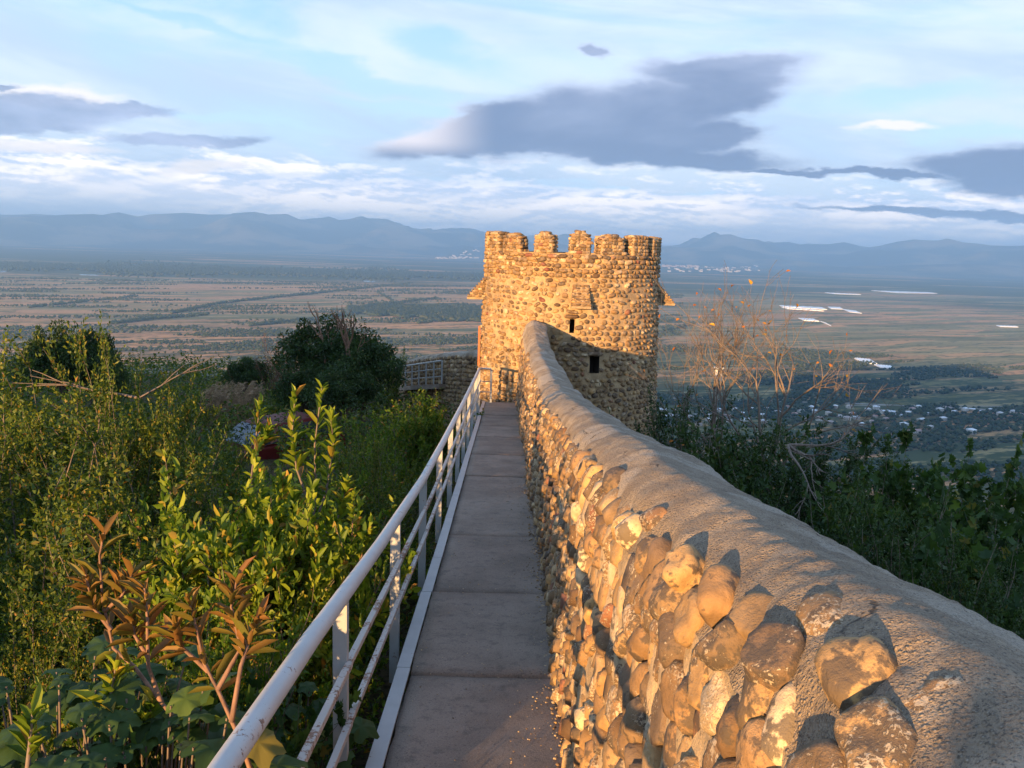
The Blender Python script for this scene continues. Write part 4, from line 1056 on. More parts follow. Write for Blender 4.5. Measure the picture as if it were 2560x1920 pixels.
left = [
 # u, v, y, h, w, proto, label
 (70, 775, 8.6, 3.4, .85, 'fine1', 'big small-leaved shrub at the left edge, its yellow tips lit by the sun'),
 (235, 750, 8.2, 3.3, 0.52, 'fine2', 'tall sunlit small-leaved shrub with one spray pointing up against the plain'),
 (305, 825, 8.8, 2.8, .48, 'fine1', 'small-leaved shrub whose long arm of leaves reaches right over the plain'),
 (20, 880, 6.6, 2.8, 0.9, 'fine2', 'shaded small-leaved shrub cut by the left edge under the sunlit crown'),
 (210, 930, 6.4, 2.8, 1.0, 'fine1', 'dense dark green small-leaved shrub in the middle of the left thicket'),
 (350, 960, 7.2, 2.5, 0.60, 'fine2', 'dark small-leaved shrub left of the red car'),
 (90, 1090, 4.9, 2.3, 0.95, 'fine1', 'shaded small-leaved shrub low at the left with orange specks'),
 (250, 1130, 5.0, 2.0, 0.75, 'fine2', 'shaded small-leaved shrub behind the reddish sapling'),
 (430, 1120, 5.6, 2.0, 0.7, 'broad2', 'mid green broad-leaved shrub in shade below the car'),
 (20, 1330, 3.7, 1.6, 0.6, 'fine2', 'darkest small-leaved shrub at the left edge above the lobed leaves'),
 (170, 1370, 3.7, 1.4, 0.6, 'fine1', 'low shaded small-leaved shrub between the reddish sapling and the left edge'),
 (478, 940, 17.5, 1.9, 0.9, 'fine2', 'small-leaved bush hiding the bonnet of the red car'),
 (585, 1050, 9.5, 2.4, .7, 'broad1', 'dark green broad-leaved shrub in front of the car'),
 (510, 1120, 6.6, 2.0, 0.6, 'weed', 'shaded leafy shrub left of the tall sunlit sapling'),
 (650, 1010, 9.8, 2.2, 0.9, 'broad2', 'green shrub standing behind the tall sunlit sapling'),
 (770, 930, 12.5, 2.2, 0.9, 'weed', 'slender weedy shrub under the dark round tree'),
 (860, 880, 15.5, 2.3, 0.9, 'broad2', 'shrub with sunlit tips in front of the far short railing'),
 (930, 862, 16.5, 2.2, 0.8, 'weed', 'weedy shrub with yellow tips at the foot of the far wall'),
 (985, 868, 15.8, 1.9, 0.8, 'broad1', 'dark shrub pressed against the far end of the handrail'),
 (800, 1010, 9.4, 2.0, 1.0, 'fine1', 'small-leaved shrub in shade halfway along the railing'),
 (905, 965, 10.8, 2.0, 0.9, 'fine2', 'dark small-leaved shrub beside the railing before the tower'),
 (700, 1110, 6.2, 1.9, 0.8, 'broad1', 'leafy shrub in shade right of the tall sunlit sapling'),
 (850, 1090, 7.0, 1.9, 0.8, 'fine2', 'dark shrub close behind the second and third rail posts'),
 (590, 1040, 4.6, 1.85, 0.72, 'lime_lit1', 'bright yellow-green sunlit shrub left of the handrail'),
 (690, 1110, 4.5, 1.75, 0.62, 'lime_lit1', 'sunlit yellow-green shrub touching the handrail'),
 (500, 1150, 4.2, 1.6, 0.70, 'lime_lit1', 'sunlit leafy shrub behind the reddish saplings'),
 (790, 1240, 4.2, 1.4, 0.70, 'broad2', 'dark green shrub seen between the bars of the railing'),
 (640, 1300, 3.2, 1.3, 0.60, 'weed', 'small leafy shrub under the thick end of the handrail'),
 (400, 1370, 2.9, 1.2, 0.70, 'broad2', 'low green shrub beneath the reddish saplings'),
 (760, 1440, 2.9, 1.1, 0.60, 'vine2', 'dark shrub with large lobed leaves below the nearest rail post'),
 (560, 1500, 2.2, 1.0, 0.55, 'vine2', 'large lobed leaves half hidden under the handrail near the bottom edge'),
 (330, 1500, 2.4, 1.0, 0.60, 'vine1', 'low shrub with lobed leaves under the reddish sapling at the bottom'),
]
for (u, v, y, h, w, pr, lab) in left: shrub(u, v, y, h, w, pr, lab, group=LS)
RS = 'shrubs on the slope right of the wall'
right = [
 (1470, 850, 13.5, 2.2, 0.9, 'weed', 'green shrub at the right foot of the round tower'),
 (1545, 915, 11.0, 2.3, 0.9, 'fine2', 'dull green shrub between the tower and the bare tree'),
 (1640, 925, 10.0, 2.2, 0.9, 'broad2', 'mid green shrub round the trunk of the bare tree'),
 (1560, 960, 8.6, 2.0, 0.8, 'broad1', 'leafy green shrub just above the wall crest near the tower'),
 (1740, 930, 9.4, 2.2, 1.0, 'fine1', 'small-leaved shrub right of the bare tree trunk'),
 (1850, 955, 9.0, 2.2, 1.0, 'fine2', 'small-leaved shrub with bare arched twigs above the wall'),
 (1720, 1040, 6.8, 2.0, 0.8, 'fine1', 'green small-leaved shrub close behind the middle of the wall crest'),
 (1840, 1080, 5.8, 2.0, 0.8, 'broad2', 'shaded shrub behind the wall where the crest starts to widen'),
 (1960, 985, 8.2, 2.2, 0.8, 'vine1', 'dark vine-leaved shrub left of the pair of leafy tops'),
 (2060, 990, 7.8, 2.1, 0.9, 'vine1', 'dark vine-leaved shrub with a raised top against the village'),
 (2185, 985, 7.0, 2.4, 0.8, 'vine1', 'tallest dark vine-leaved shrub at the right edge'),
 (1950, 1120, 4.8, 1.8, 0.7, 'fine2', 'dark small-leaved shrub below the vine leaves by the wall'),
 (2080, 1110, 4.7, 1.8, 0.8, 'vine2', 'lower mass of dark lobed leaves over the wall at right'),
 (2170, 1190, 3.6, 1.5, 0.8, 'fine1', 'darkest small-leaved shrub behind the wall at the right edge'),
 (2050, 1190, 3.9, 1.5, 0.7, 'fine2', 'dark shrub just behind the broad coping at right'),
]
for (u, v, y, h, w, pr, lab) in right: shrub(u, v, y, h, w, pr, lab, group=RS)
# further trees on the shoulder of the hill
def far_tree(u, v, y, h, w, pr, label):
    return shrub(u, v, y, h, w, pr, label, cat='tree', name='tree')
far_tree(128, 704, 21, 2.6, .62, 'round1', 'dark round tree rising behind the sunlit shrubs at left')
far_tree(190, 712, 22, 2.4, .55, 'round2', 'right-hand crown of the dark pair of trees behind the sunlit shrubs')
far_tree(238, 770, 21, 1.9, .5, 'round1', 'low dark tree tucked right of the dark pair at left')
far_tree(712, 690, 27, 3.1, .92, 'round1', 'tallest dark green tree in the middle distance left of the tower')
far_tree(785, 735, 25.5, 2.7, .85, 'round2', 'right shoulder of the dark green tree group in the middle distance')
far_tree(660, 790, 25, 2.2, .85, 'round2', 'lower dark tree leaning towards the rust-brown shrub')
far_tree(740, 790, 23.5, 2.0, 1.0, 'round1', 'broad dark bush at the foot of the middle-distance trees')
far_tree(612, 735, 33, 3.6, 0.75, 'brown', 'leafless rust-brown shrub left of the big dark tree')
far_tree(640, 742, 34, 3.4, 0.7, 'brown', 'rust-brown shrub right behind the other brown one')
far_tree(530, 772, 33, 2.2, 0.8, 'round2', 'small dark tree left of the rust-brown shrub')
far_tree(850, 752, 30, 2.8, 0.45, 'weed', 'thin sparse tree at the left end of the far wall')
far_tree(590, 850, 28, 1.8, 0.9, 'weed', 'grey-green bush behind the dry reeds')
far_tree(440, 838, 27, 1.4, 1.1, 'broad2', 'low bush on the rim of the hill left of the reeds')

# ------------------------------------------------------------------ undergrowth filling the slope
def undergrowth(name, n, boxes, hmax, mat, ll, lw, kind='fine'):
    P = []
    for (x0, x1, y0, y1, k) in boxes:
        m = int(n * k); x = rng.uniform(x0, x1, m); y = rng.uniform(y0, y1, m)
        q = vfbm(x * 0.9 + 5, y * 0.9 + 3, 3); z = ground(x, y) + hmax * q * rng.random(m) ** 0.5 * 1.3
        P.append(np.stack([x, y, z], 1))
    P = np.concatenate(P); az_ = np.degrees(np.arctan2(P[:, 0], P[:, 1]))
    P = P[~((az_ > -18.2) & (az_ < -15.5) & (P[:, 1] > 9) & (P[:, 1] < 20.5))]; m = len(P)     # the clearing where the car is parked
    A = unit(rng.normal(0, 1, (m, 3)) + np.array([0, 0, .5])); N = unit(rng.normal(0, .5, (m, 3)) + np.array([0, 0, 1]))
    d = np.clip(np.hypot(P[:, 0], P[:, 1]) / 9, 1, 3.2)
    V, F, t = leaf_arrays(P, A, N, ll * d * (.6 + .8 * rng.random(m)), lw * d * (.6 + .8 * rng.random(m)), kind)
    o = link(name, mesh_np(name, V, F, smooth=False, attrs={'tint': t}), mat)
    return tag(o, kind='stuff')
tag(undergrowth('undergrowth', 90000, [(-9, -0.75, 0.5, 9, .35), (-16, -0.6, 9, 22, .35), (-32, -0.5, 22, 46, .30)], 1.3, M_leaf_fine, .05, .026), 'tangle of low green growth covering the slope left of the walkway', 'undergrowth')
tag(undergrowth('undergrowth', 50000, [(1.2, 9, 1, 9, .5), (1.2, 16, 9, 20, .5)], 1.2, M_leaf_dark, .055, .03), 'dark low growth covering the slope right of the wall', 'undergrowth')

# ------------------------------------------------------------------ saplings with single leaves
LEAFM = {}
for nm, ln, wd, mat in (('red', .10, .025, M_leaf_red), ('green', .085, .034, M_leaf_lime_lit), ('lobed', .095, .10, M_leaf_blue), ('orange', .07, .04, M_leaf_orange), ('bgreen', .105, .036, M_leaf_lime_lit)):
    LEAFM[nm] = []
    for k in range(5):
        V, F, t = leaf_arrays(np.zeros((1, 3)), np.array([[1.0, 0, 0]]), np.array([[0, 0, 1.0]]), np.array([ln * (.85 + .1 * k)]), np.array([wd * (.9 + .06 * k)]), 'lobed' if nm == 'lobed' else 'broad', fold=.18 + .06 * k)
        me = mesh_np('leaf', V, F, smooth=False, attrs={'tint': t * 0 + k / 5}); me.materials.append(mat); LEAFM[nm].append(me)
LEAFM['lobed'] = []
for k in range(6):
    rr_ = random.Random(50 + k); V = [(0.40, 0, 0.0)]; n_ = 30; F = []
    for ring in (0.5, 1.0):
        for i in range(n_):
            a = 2 * pi * i / n_ + pi; lob = abs(cos(2.5 * (a - pi) + pi / 2 * 0)) if True else 0
            rad = (0.60 - 0.30 * (0.5 + 0.5 * cos(5 * a)) ** 1.0 * (0.55 if abs(a % (2 * pi) - pi) > .2 else 1)) * (1 + .06 * rr_.uniform(-1, 1) * (ring > .9) + 0.07 * (i % 2) * (ring > .9))
            rad *= (1.18 if cos(a) > .7 else 1.0) * ring
            x, y = 0.40 + rad * cos(a), rad * sin(a)
            z = -0.38 * rad * rad * (1 + .4 * rr_.random()) + 0.07 * (0.5 + 0.5 * cos(5 * a)) * ring + .03 * rr_.uniform(-1, 1) * ring
            V.append((x, y * .92, z))
    F = [(0, 1 + i, 1 + (i + 1) % n_) for i in range(n_)]; F4 = [(1 + i, 1 + n_ + i, 1 + n_ + (i + 1) % n_, 1 + (i + 1) % n_) for i in range(n_)]
    tri = F + [(a, b, c) for a, b, c, d in F4] + [(a, c, d) for a, b, c, d in F4]; sz = .095 * rr_.uniform(.8, 1.2)
    me = mesh_np('leaf', np.array(V) * sz, np.array(tri), smooth=True, attrs={'tint': np.full(len(V), rr_.random() * .9)}); me.materials.append(M_leaf_blue); LEAFM['lobed'].append(me)
def sapling(name, stems, leafkind, label, cat, nleaf, bark, spread=.8, upb=.4, scale=1.0, start=.35):
    """stems: list of point lists (world). Leaves are single objects round the upper part of each stem."""
    base = Vector(stems[0][0]); r = empty(name, base); tag(r, label, cat)
    paths = []
    for st in stems:
        q = [Vector(p) - base for p in st['p']] if isinstance(st, dict) else [Vector(p) - base for p in st]
        n = len(q); paths.append((q, 0.0085 * scale, 0.003 * scale))
    me = branches_mesh(paths, n=6); link('stems', me, bark, r)
    per = max(1, nleaf // len(paths))
    for q, _, _ in paths:
        tot = len(q) - 1
        for i in range(per):
            f = (start + (1 - start) * (i + .5) / per) * tot; a = min(int(f), tot - 1); p = q[a].lerp(q[a + 1], f - a); d = (q[a + 1] - q[a]).normalized()
            ang = i * 2.4 + random.uniform(-1.1, 1.1); u = d.orthogonal().normalized(); w = d.cross(u)
            side = u * cos(ang) + w * sin(ang); dd = (side * spread * random.uniform(.5, 1.2) + d * (.45 + .8 * (i / per)) + Vector((random.uniform(-.3, .3), random.uniform(-.3, .3), upb * random.uniform(-.3, 1)))).normalized()
            nn = (d - dd * d.dot(dd) + Vector((random.uniform(-.3, .3),) * 3)).normalized(); yv = nn.cross(dd).normalized(); nn = dd.cross(yv)
            s = scale * random.uniform(.55, 1.25) * (1.0 - .35 * (i / per) ** 2)
            M = Matrix((tuple(dd * s) + (p.x,), tuple(yv * s) + (p.y,), tuple(nn * s) + (p.z,), (0, 0, 0, 1)))
            M = Matrix([[dd.x * s, yv.x * s, nn.x * s, p.x], [dd.y * s, yv.y * s, nn.y * s, p.y], [dd.z * s, yv.z * s, nn.z * s, p.z], [0, 0, 0, 1]])
            o = bpy.data.objects.new('leaf', random.choice(LEAFM[leafkind])); COL.objects.link(o); o.parent = r; o.matrix_local = M
    return r
def pth(*uvy):
    pts = [Vector(at_y(*q)) for q in uvy]; out = []
    for a in range(len(pts) - 1):
        for k in range(3): out.append(pts[a].lerp(pts[a + 1], k / 3))
    out.append(pts[-1]); return out
# reddish saplings near the bottom left
b0 = pth((480, 1700, 2.1), (420, 1600, 2.15), (350, 1520, 2.2))
sapling('sapling', [b0 + pth((290, 1440, 2.25), (245, 1400, 2.3), (222, 1300, 2.3), (215, 1200, 2.3), (225, 1150, 2.3))[0:], pth((240, 1360, 2.3), (200, 1310, 2.3), (185, 1240, 2.28)), pth((225, 1320, 2.3), (262, 1290, 2.3), (285, 1240, 2.32)),
                    pth((350, 1520, 2.2), (320, 1440, 2.2), (318, 1330, 2.2), (312, 1270, 2.2)), pth((320, 1420, 2.2), (290, 1370, 2.2), (285, 1330, 2.2))],
        'red', 'curved sapling with upright reddish leaves left of the bottom of the handrail', 'sapling', 115, M_bark_red, start=.35, upb=.15, scale=.85, spread=1.0)
sapling('sapling', [pth((560, 1720, 1.95), (520, 1600, 2.0), (475, 1500, 2.05), (440, 1430, 2.1), (420, 1340, 2.1), (405, 1290, 2.1)), pth((500, 1560, 2.0), (520, 1440, 2.05), (540, 1380, 2.1), (560, 1330, 2.1)), pth((470, 1490, 2.05), (520, 1400, 2.1), (500, 1310, 2.15), (512, 1250, 2.15)),
                    pth((450, 1450, 2.1), (395, 1400, 2.1), (380, 1350, 2.1))],
        'red', 'forked sapling with reddish-brown leaves nearest the handrail', 'sapling', 110, M_bark_red, start=.40, upb=.15, scale=.85, spread=1.0)
# tall sunlit saplings
sapling('sapling', [pth((660, 1330, 5.2), (672, 1200, 5.3), (682, 1080, 5.35), (680, 960, 5.4), (690, 880, 5.4), (696, 835, 5.4)), pth((675, 1150, 5.3), (705, 1060, 5.3), (720, 960, 5.3), (715, 900, 5.3)), pth((678, 1120, 5.3), (640, 1010, 5.3), (632, 930, 5.3), (638, 850, 5.3)),
                    pth((672, 1200, 5.2), (735, 1110, 5.2), (750, 1040, 5.2)), pth((672, 1210, 5.2), (640, 1120, 5.2), (625, 1060, 5.2))],
        'bgreen', 'tall sapling with broad yellow-green leaves lit by the sun in the thicket', 'sapling', 210, M_bark, start=.25, scale=1.15)
sapling('sapling', [pth((540, 1060, 5.6), (548, 990, 5.6), (556, 920, 5.6), (562, 872, 5.6)), pth((548, 990, 5.6), (570, 950, 5.6), (580, 930, 5.6))],
        'bgreen', 'slim sunlit sapling standing in front of the red car', 'sapling', 60, M_bark, start=.3, scale=1.0)
sapling('sapling', [pth((400, 1330, 4.2), (395, 1240, 4.2), (390, 1165, 4.2)), pth((455, 1330, 4.2), (450, 1250, 4.2), (452, 1170, 4.2)), pth((300, 1280, 4.0), (310, 1240, 4.0))],
        'green', 'three thin green shoots between the reddish sapling and the sunlit shrub', 'sapling', 75, M_bark, start=.3)
sapling('sapling', [pth((750, 1330, 4.6), (758, 1220, 4.6), (762, 1120, 4.6), (765, 1060, 4.6)), pth((756, 1260, 4.6), (790, 1180, 4.6), (800, 1150, 4.6))],
        'green', 'sapling with reddish tips between the sunlit shrub and the handrail', 'sapling', 80, M_bark_red, start=.3, scale=.8)
sapling('sapling', [pth((842, 1250, 5.6), (846, 1190, 5.6), (850, 1160, 5.6)), pth((845, 1200, 5.6), (828, 1175, 5.6))], 'green', 'small twig with sunlit leaves just left of the third rail post', 'sapling', 24, M_bark_red, scale=.9)
# lobed leaves at the bottom left corner
def lobed_plant(cu, cv, y, n, r, label):
    c = Vector(at_y(cu, cv, y)); root = empty('plant', c - Vector((0, 0, .8))); tag(root, label, 'plant'); paths = []
    for i in range(n):
        a = random.random() * 6.28; q = Vector((cos(a) * r * random.random() ** .5, sin(a) * r * .8 * random.random() ** .5, random.uniform(-.10, .10)))
        p = q + Vector((0, 0, .8)); paths.append(([Vector((q.x * .25, q.y * .25, 0)), Vector((q.x * .7, q.y * .7, .5)), p], .006, .003))
        dd = Vector((cos(a + random.uniform(-1, 1)), sin(a + random.uniform(-1, 1)), random.uniform(-.35, .25))).normalized(); nn = Vector((random.uniform(-.35, .35), random.uniform(-.5, .1), 1)); yv = nn.cross(dd).normalized(); nn = dd.cross(yv)
        s = random.uniform(.7, 1.15)
        o = bpy.data.objects.new('leaf', random.choice(LEAFM['lobed'])); COL.objects.link(o); o.parent = root
        o.matrix_local = Matrix([[dd.x * s, yv.x * s, nn.x * s, p.x], [dd.y * s, yv.y * s, nn.y * s, p.y], [dd.z * s, yv.z * s, nn.z * s, p.z], [0, 0, 0, 1]])
    link('stems', branches_mesh(paths), M_bark, root)
lobed_plant(95, 1575, 2.2, 80, .50, 'plant with big lobed blue-green leaves in the bottom left corner')
lobed_plant(590, 1600, 3.0, 60, .35, 'big lobed leaves in deep shade between the handrail and the lower bars')
lobed_plant(300, 1640, 2.0, 70, .32, 'lobed leaves along the bottom edge left of the handrail')
sapling('sapling', [pth((60, 1659, 1.9), (65, 1600, 1.9), (70, 1540, 1.9)), pth((220, 1560, 2.2), (240, 1500, 2.2), (250, 1440, 2.2)), pth((300, 1600, 2.2), (330, 1520, 2.2))], 'bgreen', 'young shoots with glossy narrow leaves among the lobed leaves at bottom left', 'sapling', 60, M_bark, start=.1, scale=.85)

# ------------------------------------------------------------------ bare trees
def grow(p, d, L, r, depth, out, spread=.55, upb=.18, seg=4, tips=None):
    pts = [p.copy()]; q = p.copy(); dd = d.copy()
    for i in range(seg):
        dd = (dd + Vector((random.gauss(0, .13), random.gauss(0, .13), random.gauss(0, .10) + upb * .35))).normalized(); q = q + dd * (L / seg); pts.append(q.copy())
        if depth > 0 and i >= 1 and random.random() < .58:
            a = Vector((random.gauss(0, 1), random.gauss(0, 1), random.gauss(0, .8))); a = (a - dd * a.dot(dd)).normalized()
            grow(q, (dd + a * spread * random.uniform(.8, 1.5)).normalized(), L * random.uniform(.50, .78), r * .55, depth - 1, out, spread, upb, seg, tips)
    out.append((pts, r, max(r * .45, .0022)))
    if depth > 0:
        for s in (1, 2):
            a = Vector((random.gauss(0, 1), random.gauss(0, 1), random.gauss(0, .8))); a = (a - dd * a.dot(dd)).normalized()
            grow(q, (dd + a * spread * .7).normalized(), L * random.uniform(.55, .8), r * .5, depth - 1, out, spread, upb, seg, tips)
    elif tips is not None: tips.append((q.copy(), dd.copy()))
def bare_tree(base, limbs, label, mat, depth=3, nleaf=0, cat='tree', spread=.55, upb=.18, r0=.03):
    random.seed(hash(label) % 1000 if False else len(label) * 13 + int(base[1] * 10))
    b = Vector(base); root = empty('bare_tree', b); tag(root, label, cat); out = []; tips = []
    for (tgt, r) in limbs:
        v = Vector(tgt) - b
        grow(Vector((0, 0, 0)) + v * .02, v.normalized(), v.length * .58, r, depth, out, spread, upb, 4, tips)
    trunk = [o for o in out if o[1] >= r0 * .5]; twigs = [o for o in out if o[1] < r0 * .5]
    link('limbs', branches_mesh(trunk, n=6), mat, root)
    if len(twigs) <= 4:
        for tw in twigs: link('twig', branches_mesh([tw], n=3), mat, root)
    else: link('twigs', branches_mesh(twigs, n=3), mat, root)
    random.shuffle(tips)
    for q, d in tips[:nleaf]:
        dd = (d + Vector((random.gauss(0, .6), random.gauss(0, .6), -.3))).normalized(); yv = dd.orthogonal().normalized(); nn = dd.cross(yv); s = random.uniform(.7, 1.1)
        o = bpy.data.objects.new('leaf', random.choice(LEAFM['orange'])); COL.objects.link(o); o.parent = root
        o.matrix_local = Matrix([[dd.x * s, yv.x * s, nn.x * s, q.x], [dd.y * s, yv.y * s, nn.y * s, q.y], [dd.z * s, yv.z * s, nn.z * s, q.z], [0, 0, 0, 1]])
    return root
TD = 11.0
bt = at_y(1655, 1030, TD)
bare_tree(bt, [(at_y(1580, 700, TD - .3), .026), (at_y(1505, 760, TD), .022), (at_y(1690, 730, TD + .4), .024), (at_y(1790, 760, TD), .030), (at_y(1880, 850, TD - .6), .024), (at_y(1640, 800, TD + .8), .020)],
          'bare tree right of the tower with sunlit twigs and a few orange leaves', M_bark, depth=3, nleaf=46, spread=.90, upb=.08)
bt = at_y(1560, 1000, 12.5)
bare_tree(bt, [(at_y(1455, 740, 12.5), .026), (at_y(1500, 760, 12.9), .026), (at_y(1545, 760, 12.2), .022), (at_y(1450, 820, 12), .018)], 'dark leafless tree between the tower and the sunlit bare tree', M_bark, depth=3, nleaf=8, spread=.5)
bt = at_y(1700, 960, 8.2)
bare_tree(bt, [(at_y(1850, 1040, 7.6), .018), (at_y(1900, 1000, 8.4), .018), (at_y(1800, 1085, 7), .016)], 'arching leafless twigs sweeping low above the wall', M_bark, depth=2, spread=.35, upb=.05, cat='shrub')
bt = at_y(705, 800, 26)
bare_tree(bt, [(at_y(690, 690, 26), .05), (at_y(715, 690, 26.5), .04)], 'bare branches sticking up from the left of the big dark tree', M_bark_red, depth=2, spread=.5)
bt = at_y(755, 800, 25.2)
bare_tree(bt, [(at_y(765, 690, 25.2), .06), (at_y(745, 695, 25.6), .04), (at_y(790, 720, 25.), .035)], 'pale bare branches sticking up from the right of the big dark tree', M_bark_red, depth=2, spread=.5)
bt = at_y(640, 870, 30)
bare_tree(bt, [(at_y(585, 770, 30), .04), (at_y(620, 740, 31), .04)], 'thin bare branches leaning out of the rust-brown shrub', M_bark_red, depth=2, spread=.5, cat='shrub')
bt = at_y(300, 860, 8.4)
bare_tree(bt, [(at_y(432, 778, 8.3), .014), (at_y(40, 800, 8.2), .016)], 'bare woody arms running through the sunlit shrubs at left', M_bark, depth=1, spread=.3, upb=0, cat='branch')
random.seed(21)

# ------------------------------------------------------------------ dry reeds
def reeds():
    c = at_y(490, 905, 24.5); root = empty('reed_clump', (c[0], c[1], c[2] - .4)); tag(root, 'clump of dry straw-coloured reeds with feathery heads beside the red car', 'reeds'); L = Vector(root.location); root.scale = (1.4, 1.4, 1.4)
    paths = []; P = []; A = []
    for i in range(240):
        b = Vector((random.uniform(-.50, .45), random.uniform(-.5, .5), random.uniform(0, .15))); h = random.uniform(.45, .90); lean = random.uniform(.05, .35)
        m = b + Vector((lean * .3 * h, 0, h * .6)); t = b + Vector((lean * h, random.uniform(-.1, .1), h))
        paths.append(([b, m, t], .005, .003))
        for k in range(14):
            s = k / 14; P.append(t + (t - m) * (s * .35 - .1)); A.append(Vector((random.uniform(.2, 1), random.uniform(-.4, .4), random.uniform(-.2, .6))))
        for k in range(3): P.append(b.lerp(t, random.uniform(.2, .8))); A.append(Vector((random.uniform(-1, 1), random.uniform(-1, 1), random.uniform(-.2, 1))) * 2)
    link('stalks', branches_mesh(paths, n=3), M_straw, root)
    P = np.array(P); A = np.array(A); m = len(P)
    V, F, t = leaf_arrays(P, A, unit(rng.normal(0, 1, (m, 3))), .10 * (.6 + .8 * rng.random(m)) * np.clip(np.linalg.norm(A, axis=1), 1, 2), np.full(m, .012), 'fine')
    link('plumes', mesh_np('plumes', V, F, smooth=False, attrs={'tint': t}), M_straw, root)
reeds()

# ------------------------------------------------------------------ far stretch of wall and its railing
def far_wall():
    pts = [Vector(at_y(1060, 766, 24.5)), Vector(at_y(1005, 762, 25.5)), Vector(at_y(955, 765, 28.0)), Vector(at_y(905, 772, 31.0)), Vector(at_y(868, 782, 33.0)), Vector(at_y(846, 800, 35))]
    root = empty('far_stone_wall', (pts[2].x, pts[2].y, pts[2].z - 1.6)); tag(root, 'shaded stretch of cobble wall curving away to the left behind the tower', 'wall'); L = Vector(root.location)
    P = []
    for a in range(len(pts) - 1):
        for k in range(10): P.append(pts[a].lerp(pts[a + 1], k / 10))
    P.append(pts[-1]); rows = []; nrm = []
    for i, p in enumerate(P):
        d = P[min(i + 1, len(P) - 1)] - P[max(i - 1, 0)]; d.z = 0; d.normalize(); n = Vector((-d.y, d.x, 0)); n = n if n.y < 0 else -n; nrm.append((n, d)); row = []
        for k in range(14): h = -3.2 + 3.1 * k / 13; row.append(p + n * (0.02 * fbm((p.x * 4, h * 5, 0), 2)) + Vector((0, 0, h)) - L)
        for k, (o_, z) in enumerate(((-.03, -.01), (-.15, .05), (-.3, .06), (-.45, .02), (-.5, -.10), (-.5, -3.2))): row.append(p + n * o_ + Vector((0, 0, z + .01 * sin(i))) - L)
        rows.append([tuple(q) for q in row])
    V = np.array(rows); ny, nx = V.shape[:2]; i = np.arange((ny - 1) * (nx - 1)); r = i // (nx - 1); c = i % (nx - 1); a = r * nx + c; F = np.stack([a, a + 1, a + nx + 1, a + nx], 1)
    top = (c >= 13) & (c < 18); Vf = V.reshape(-1, 3)
    for mask, nm, mt in ((top, 'coping', M_coping), (~top, 'mortar_face', M_mortar)):
        Fm = F[mask]; u, inv = np.unique(Fm, return_inverse=True); link(nm, mesh_np(nm, Vf[u], inv.reshape(-1, 4)), mt, root)
    ms = []
    for i, p in enumerate(P[:-1]):
        seg = (P[i + 1] - p).length; n, d = nrm[i]; m = max(1, int(seg / .19))
        for k in range(m):
            for hk in range(16):
                h = -.14 - hk * .14 + random.uniform(-.02, .02); q = p.lerp(P[i + 1], (k + random.random() * .6) / m) + Vector((0, 0, h)) + n * .01
                ms.append(((3 - hk * .1) / p.y, stone_matrix(np.array(q), d, n, (0, 0, 1), random.uniform(.07, .11), .058, .06, random.uniform(-.4, .4))))
    place_stones(ms, root, 0, 2, 1, 'cobbles', max_near=220)
    # its railing
    rr = empty('far_railing', at_y(930, 835, 30)); tag(rr, 'short grey railing in front of the far wall, left of the tower', 'railing'); R = Vector(rr.location)
    A = Vector(at_y(863, 792, 32.5)); B = Vector(at_y(955, 779, 27.5)); foot = .78
    mb = MB(); mb.tube([A - R, B - R], .03, 8); mb.build('top_rail', M_rail, rr, smooth=True)
    for f in (.34, .68): mb = MB(); mb.tube([A - R - Vector((0, 0, foot * f)), B - R - Vector((0, 0, foot * f))], .016, 4); mb.build('bar', M_post, rr)
    for k in range(7): q = A.lerp(B, k / 6) - R; mb = MB(); mb.box((q.x - .025, q.y - .02, q.z - foot - .15), (q.x + .025, q.y + .02, q.z - .025)); mb.build('post', M_post, rr)
    mb = MB(); n = Vector((.6, -.2, 0)); mb.hexa([(A.x - .1, A.y - .1, A.z - foot - .16), (B.x - .1, B.y - .1, B.z - foot - .16), (B.x + .9, B.y + .3, B.z - foot - .16), (A.x + .9, A.y + .3, A.z - foot - .16),
             (A.x - .1, A.y - .1, A.z - foot), (B.x - .1, B.y - .1, B.z - foot), (B.x + .9, B.y + .3, B.z - foot), (A.x + .9, A.y + .3, A.z - foot)]); o = mb.build('far_walkway', M_conc); tag(o, kind='structure')
    # bent end of another rail beyond the dark tree
    r3 = empty('stair_rail', at_y(640, 825, 34)); tag(r3, 'thin grey stair rail end showing beside the rust-brown shrub', 'railing'); R = Vector(r3.location)
    p1, p2, p3 = Vector(at_y(632, 830, 34)), Vector(at_y(652, 812, 34.5)), Vector(at_y(672, 812, 35)); mb = MB(); mb.tube([p1 - R, p2 - R, p3 - R], .025, 6); mb.build('top_rail', M_rail, r3)
    for p in (p1, p2, p3): mb = MB(); q = p - R; mb.box((q.x - .02, q.y - .02, q.z - .8), (q.x + .02, q.y + .02, q.z - .024)); mb.build('post', M_post, r3)
far_wall()

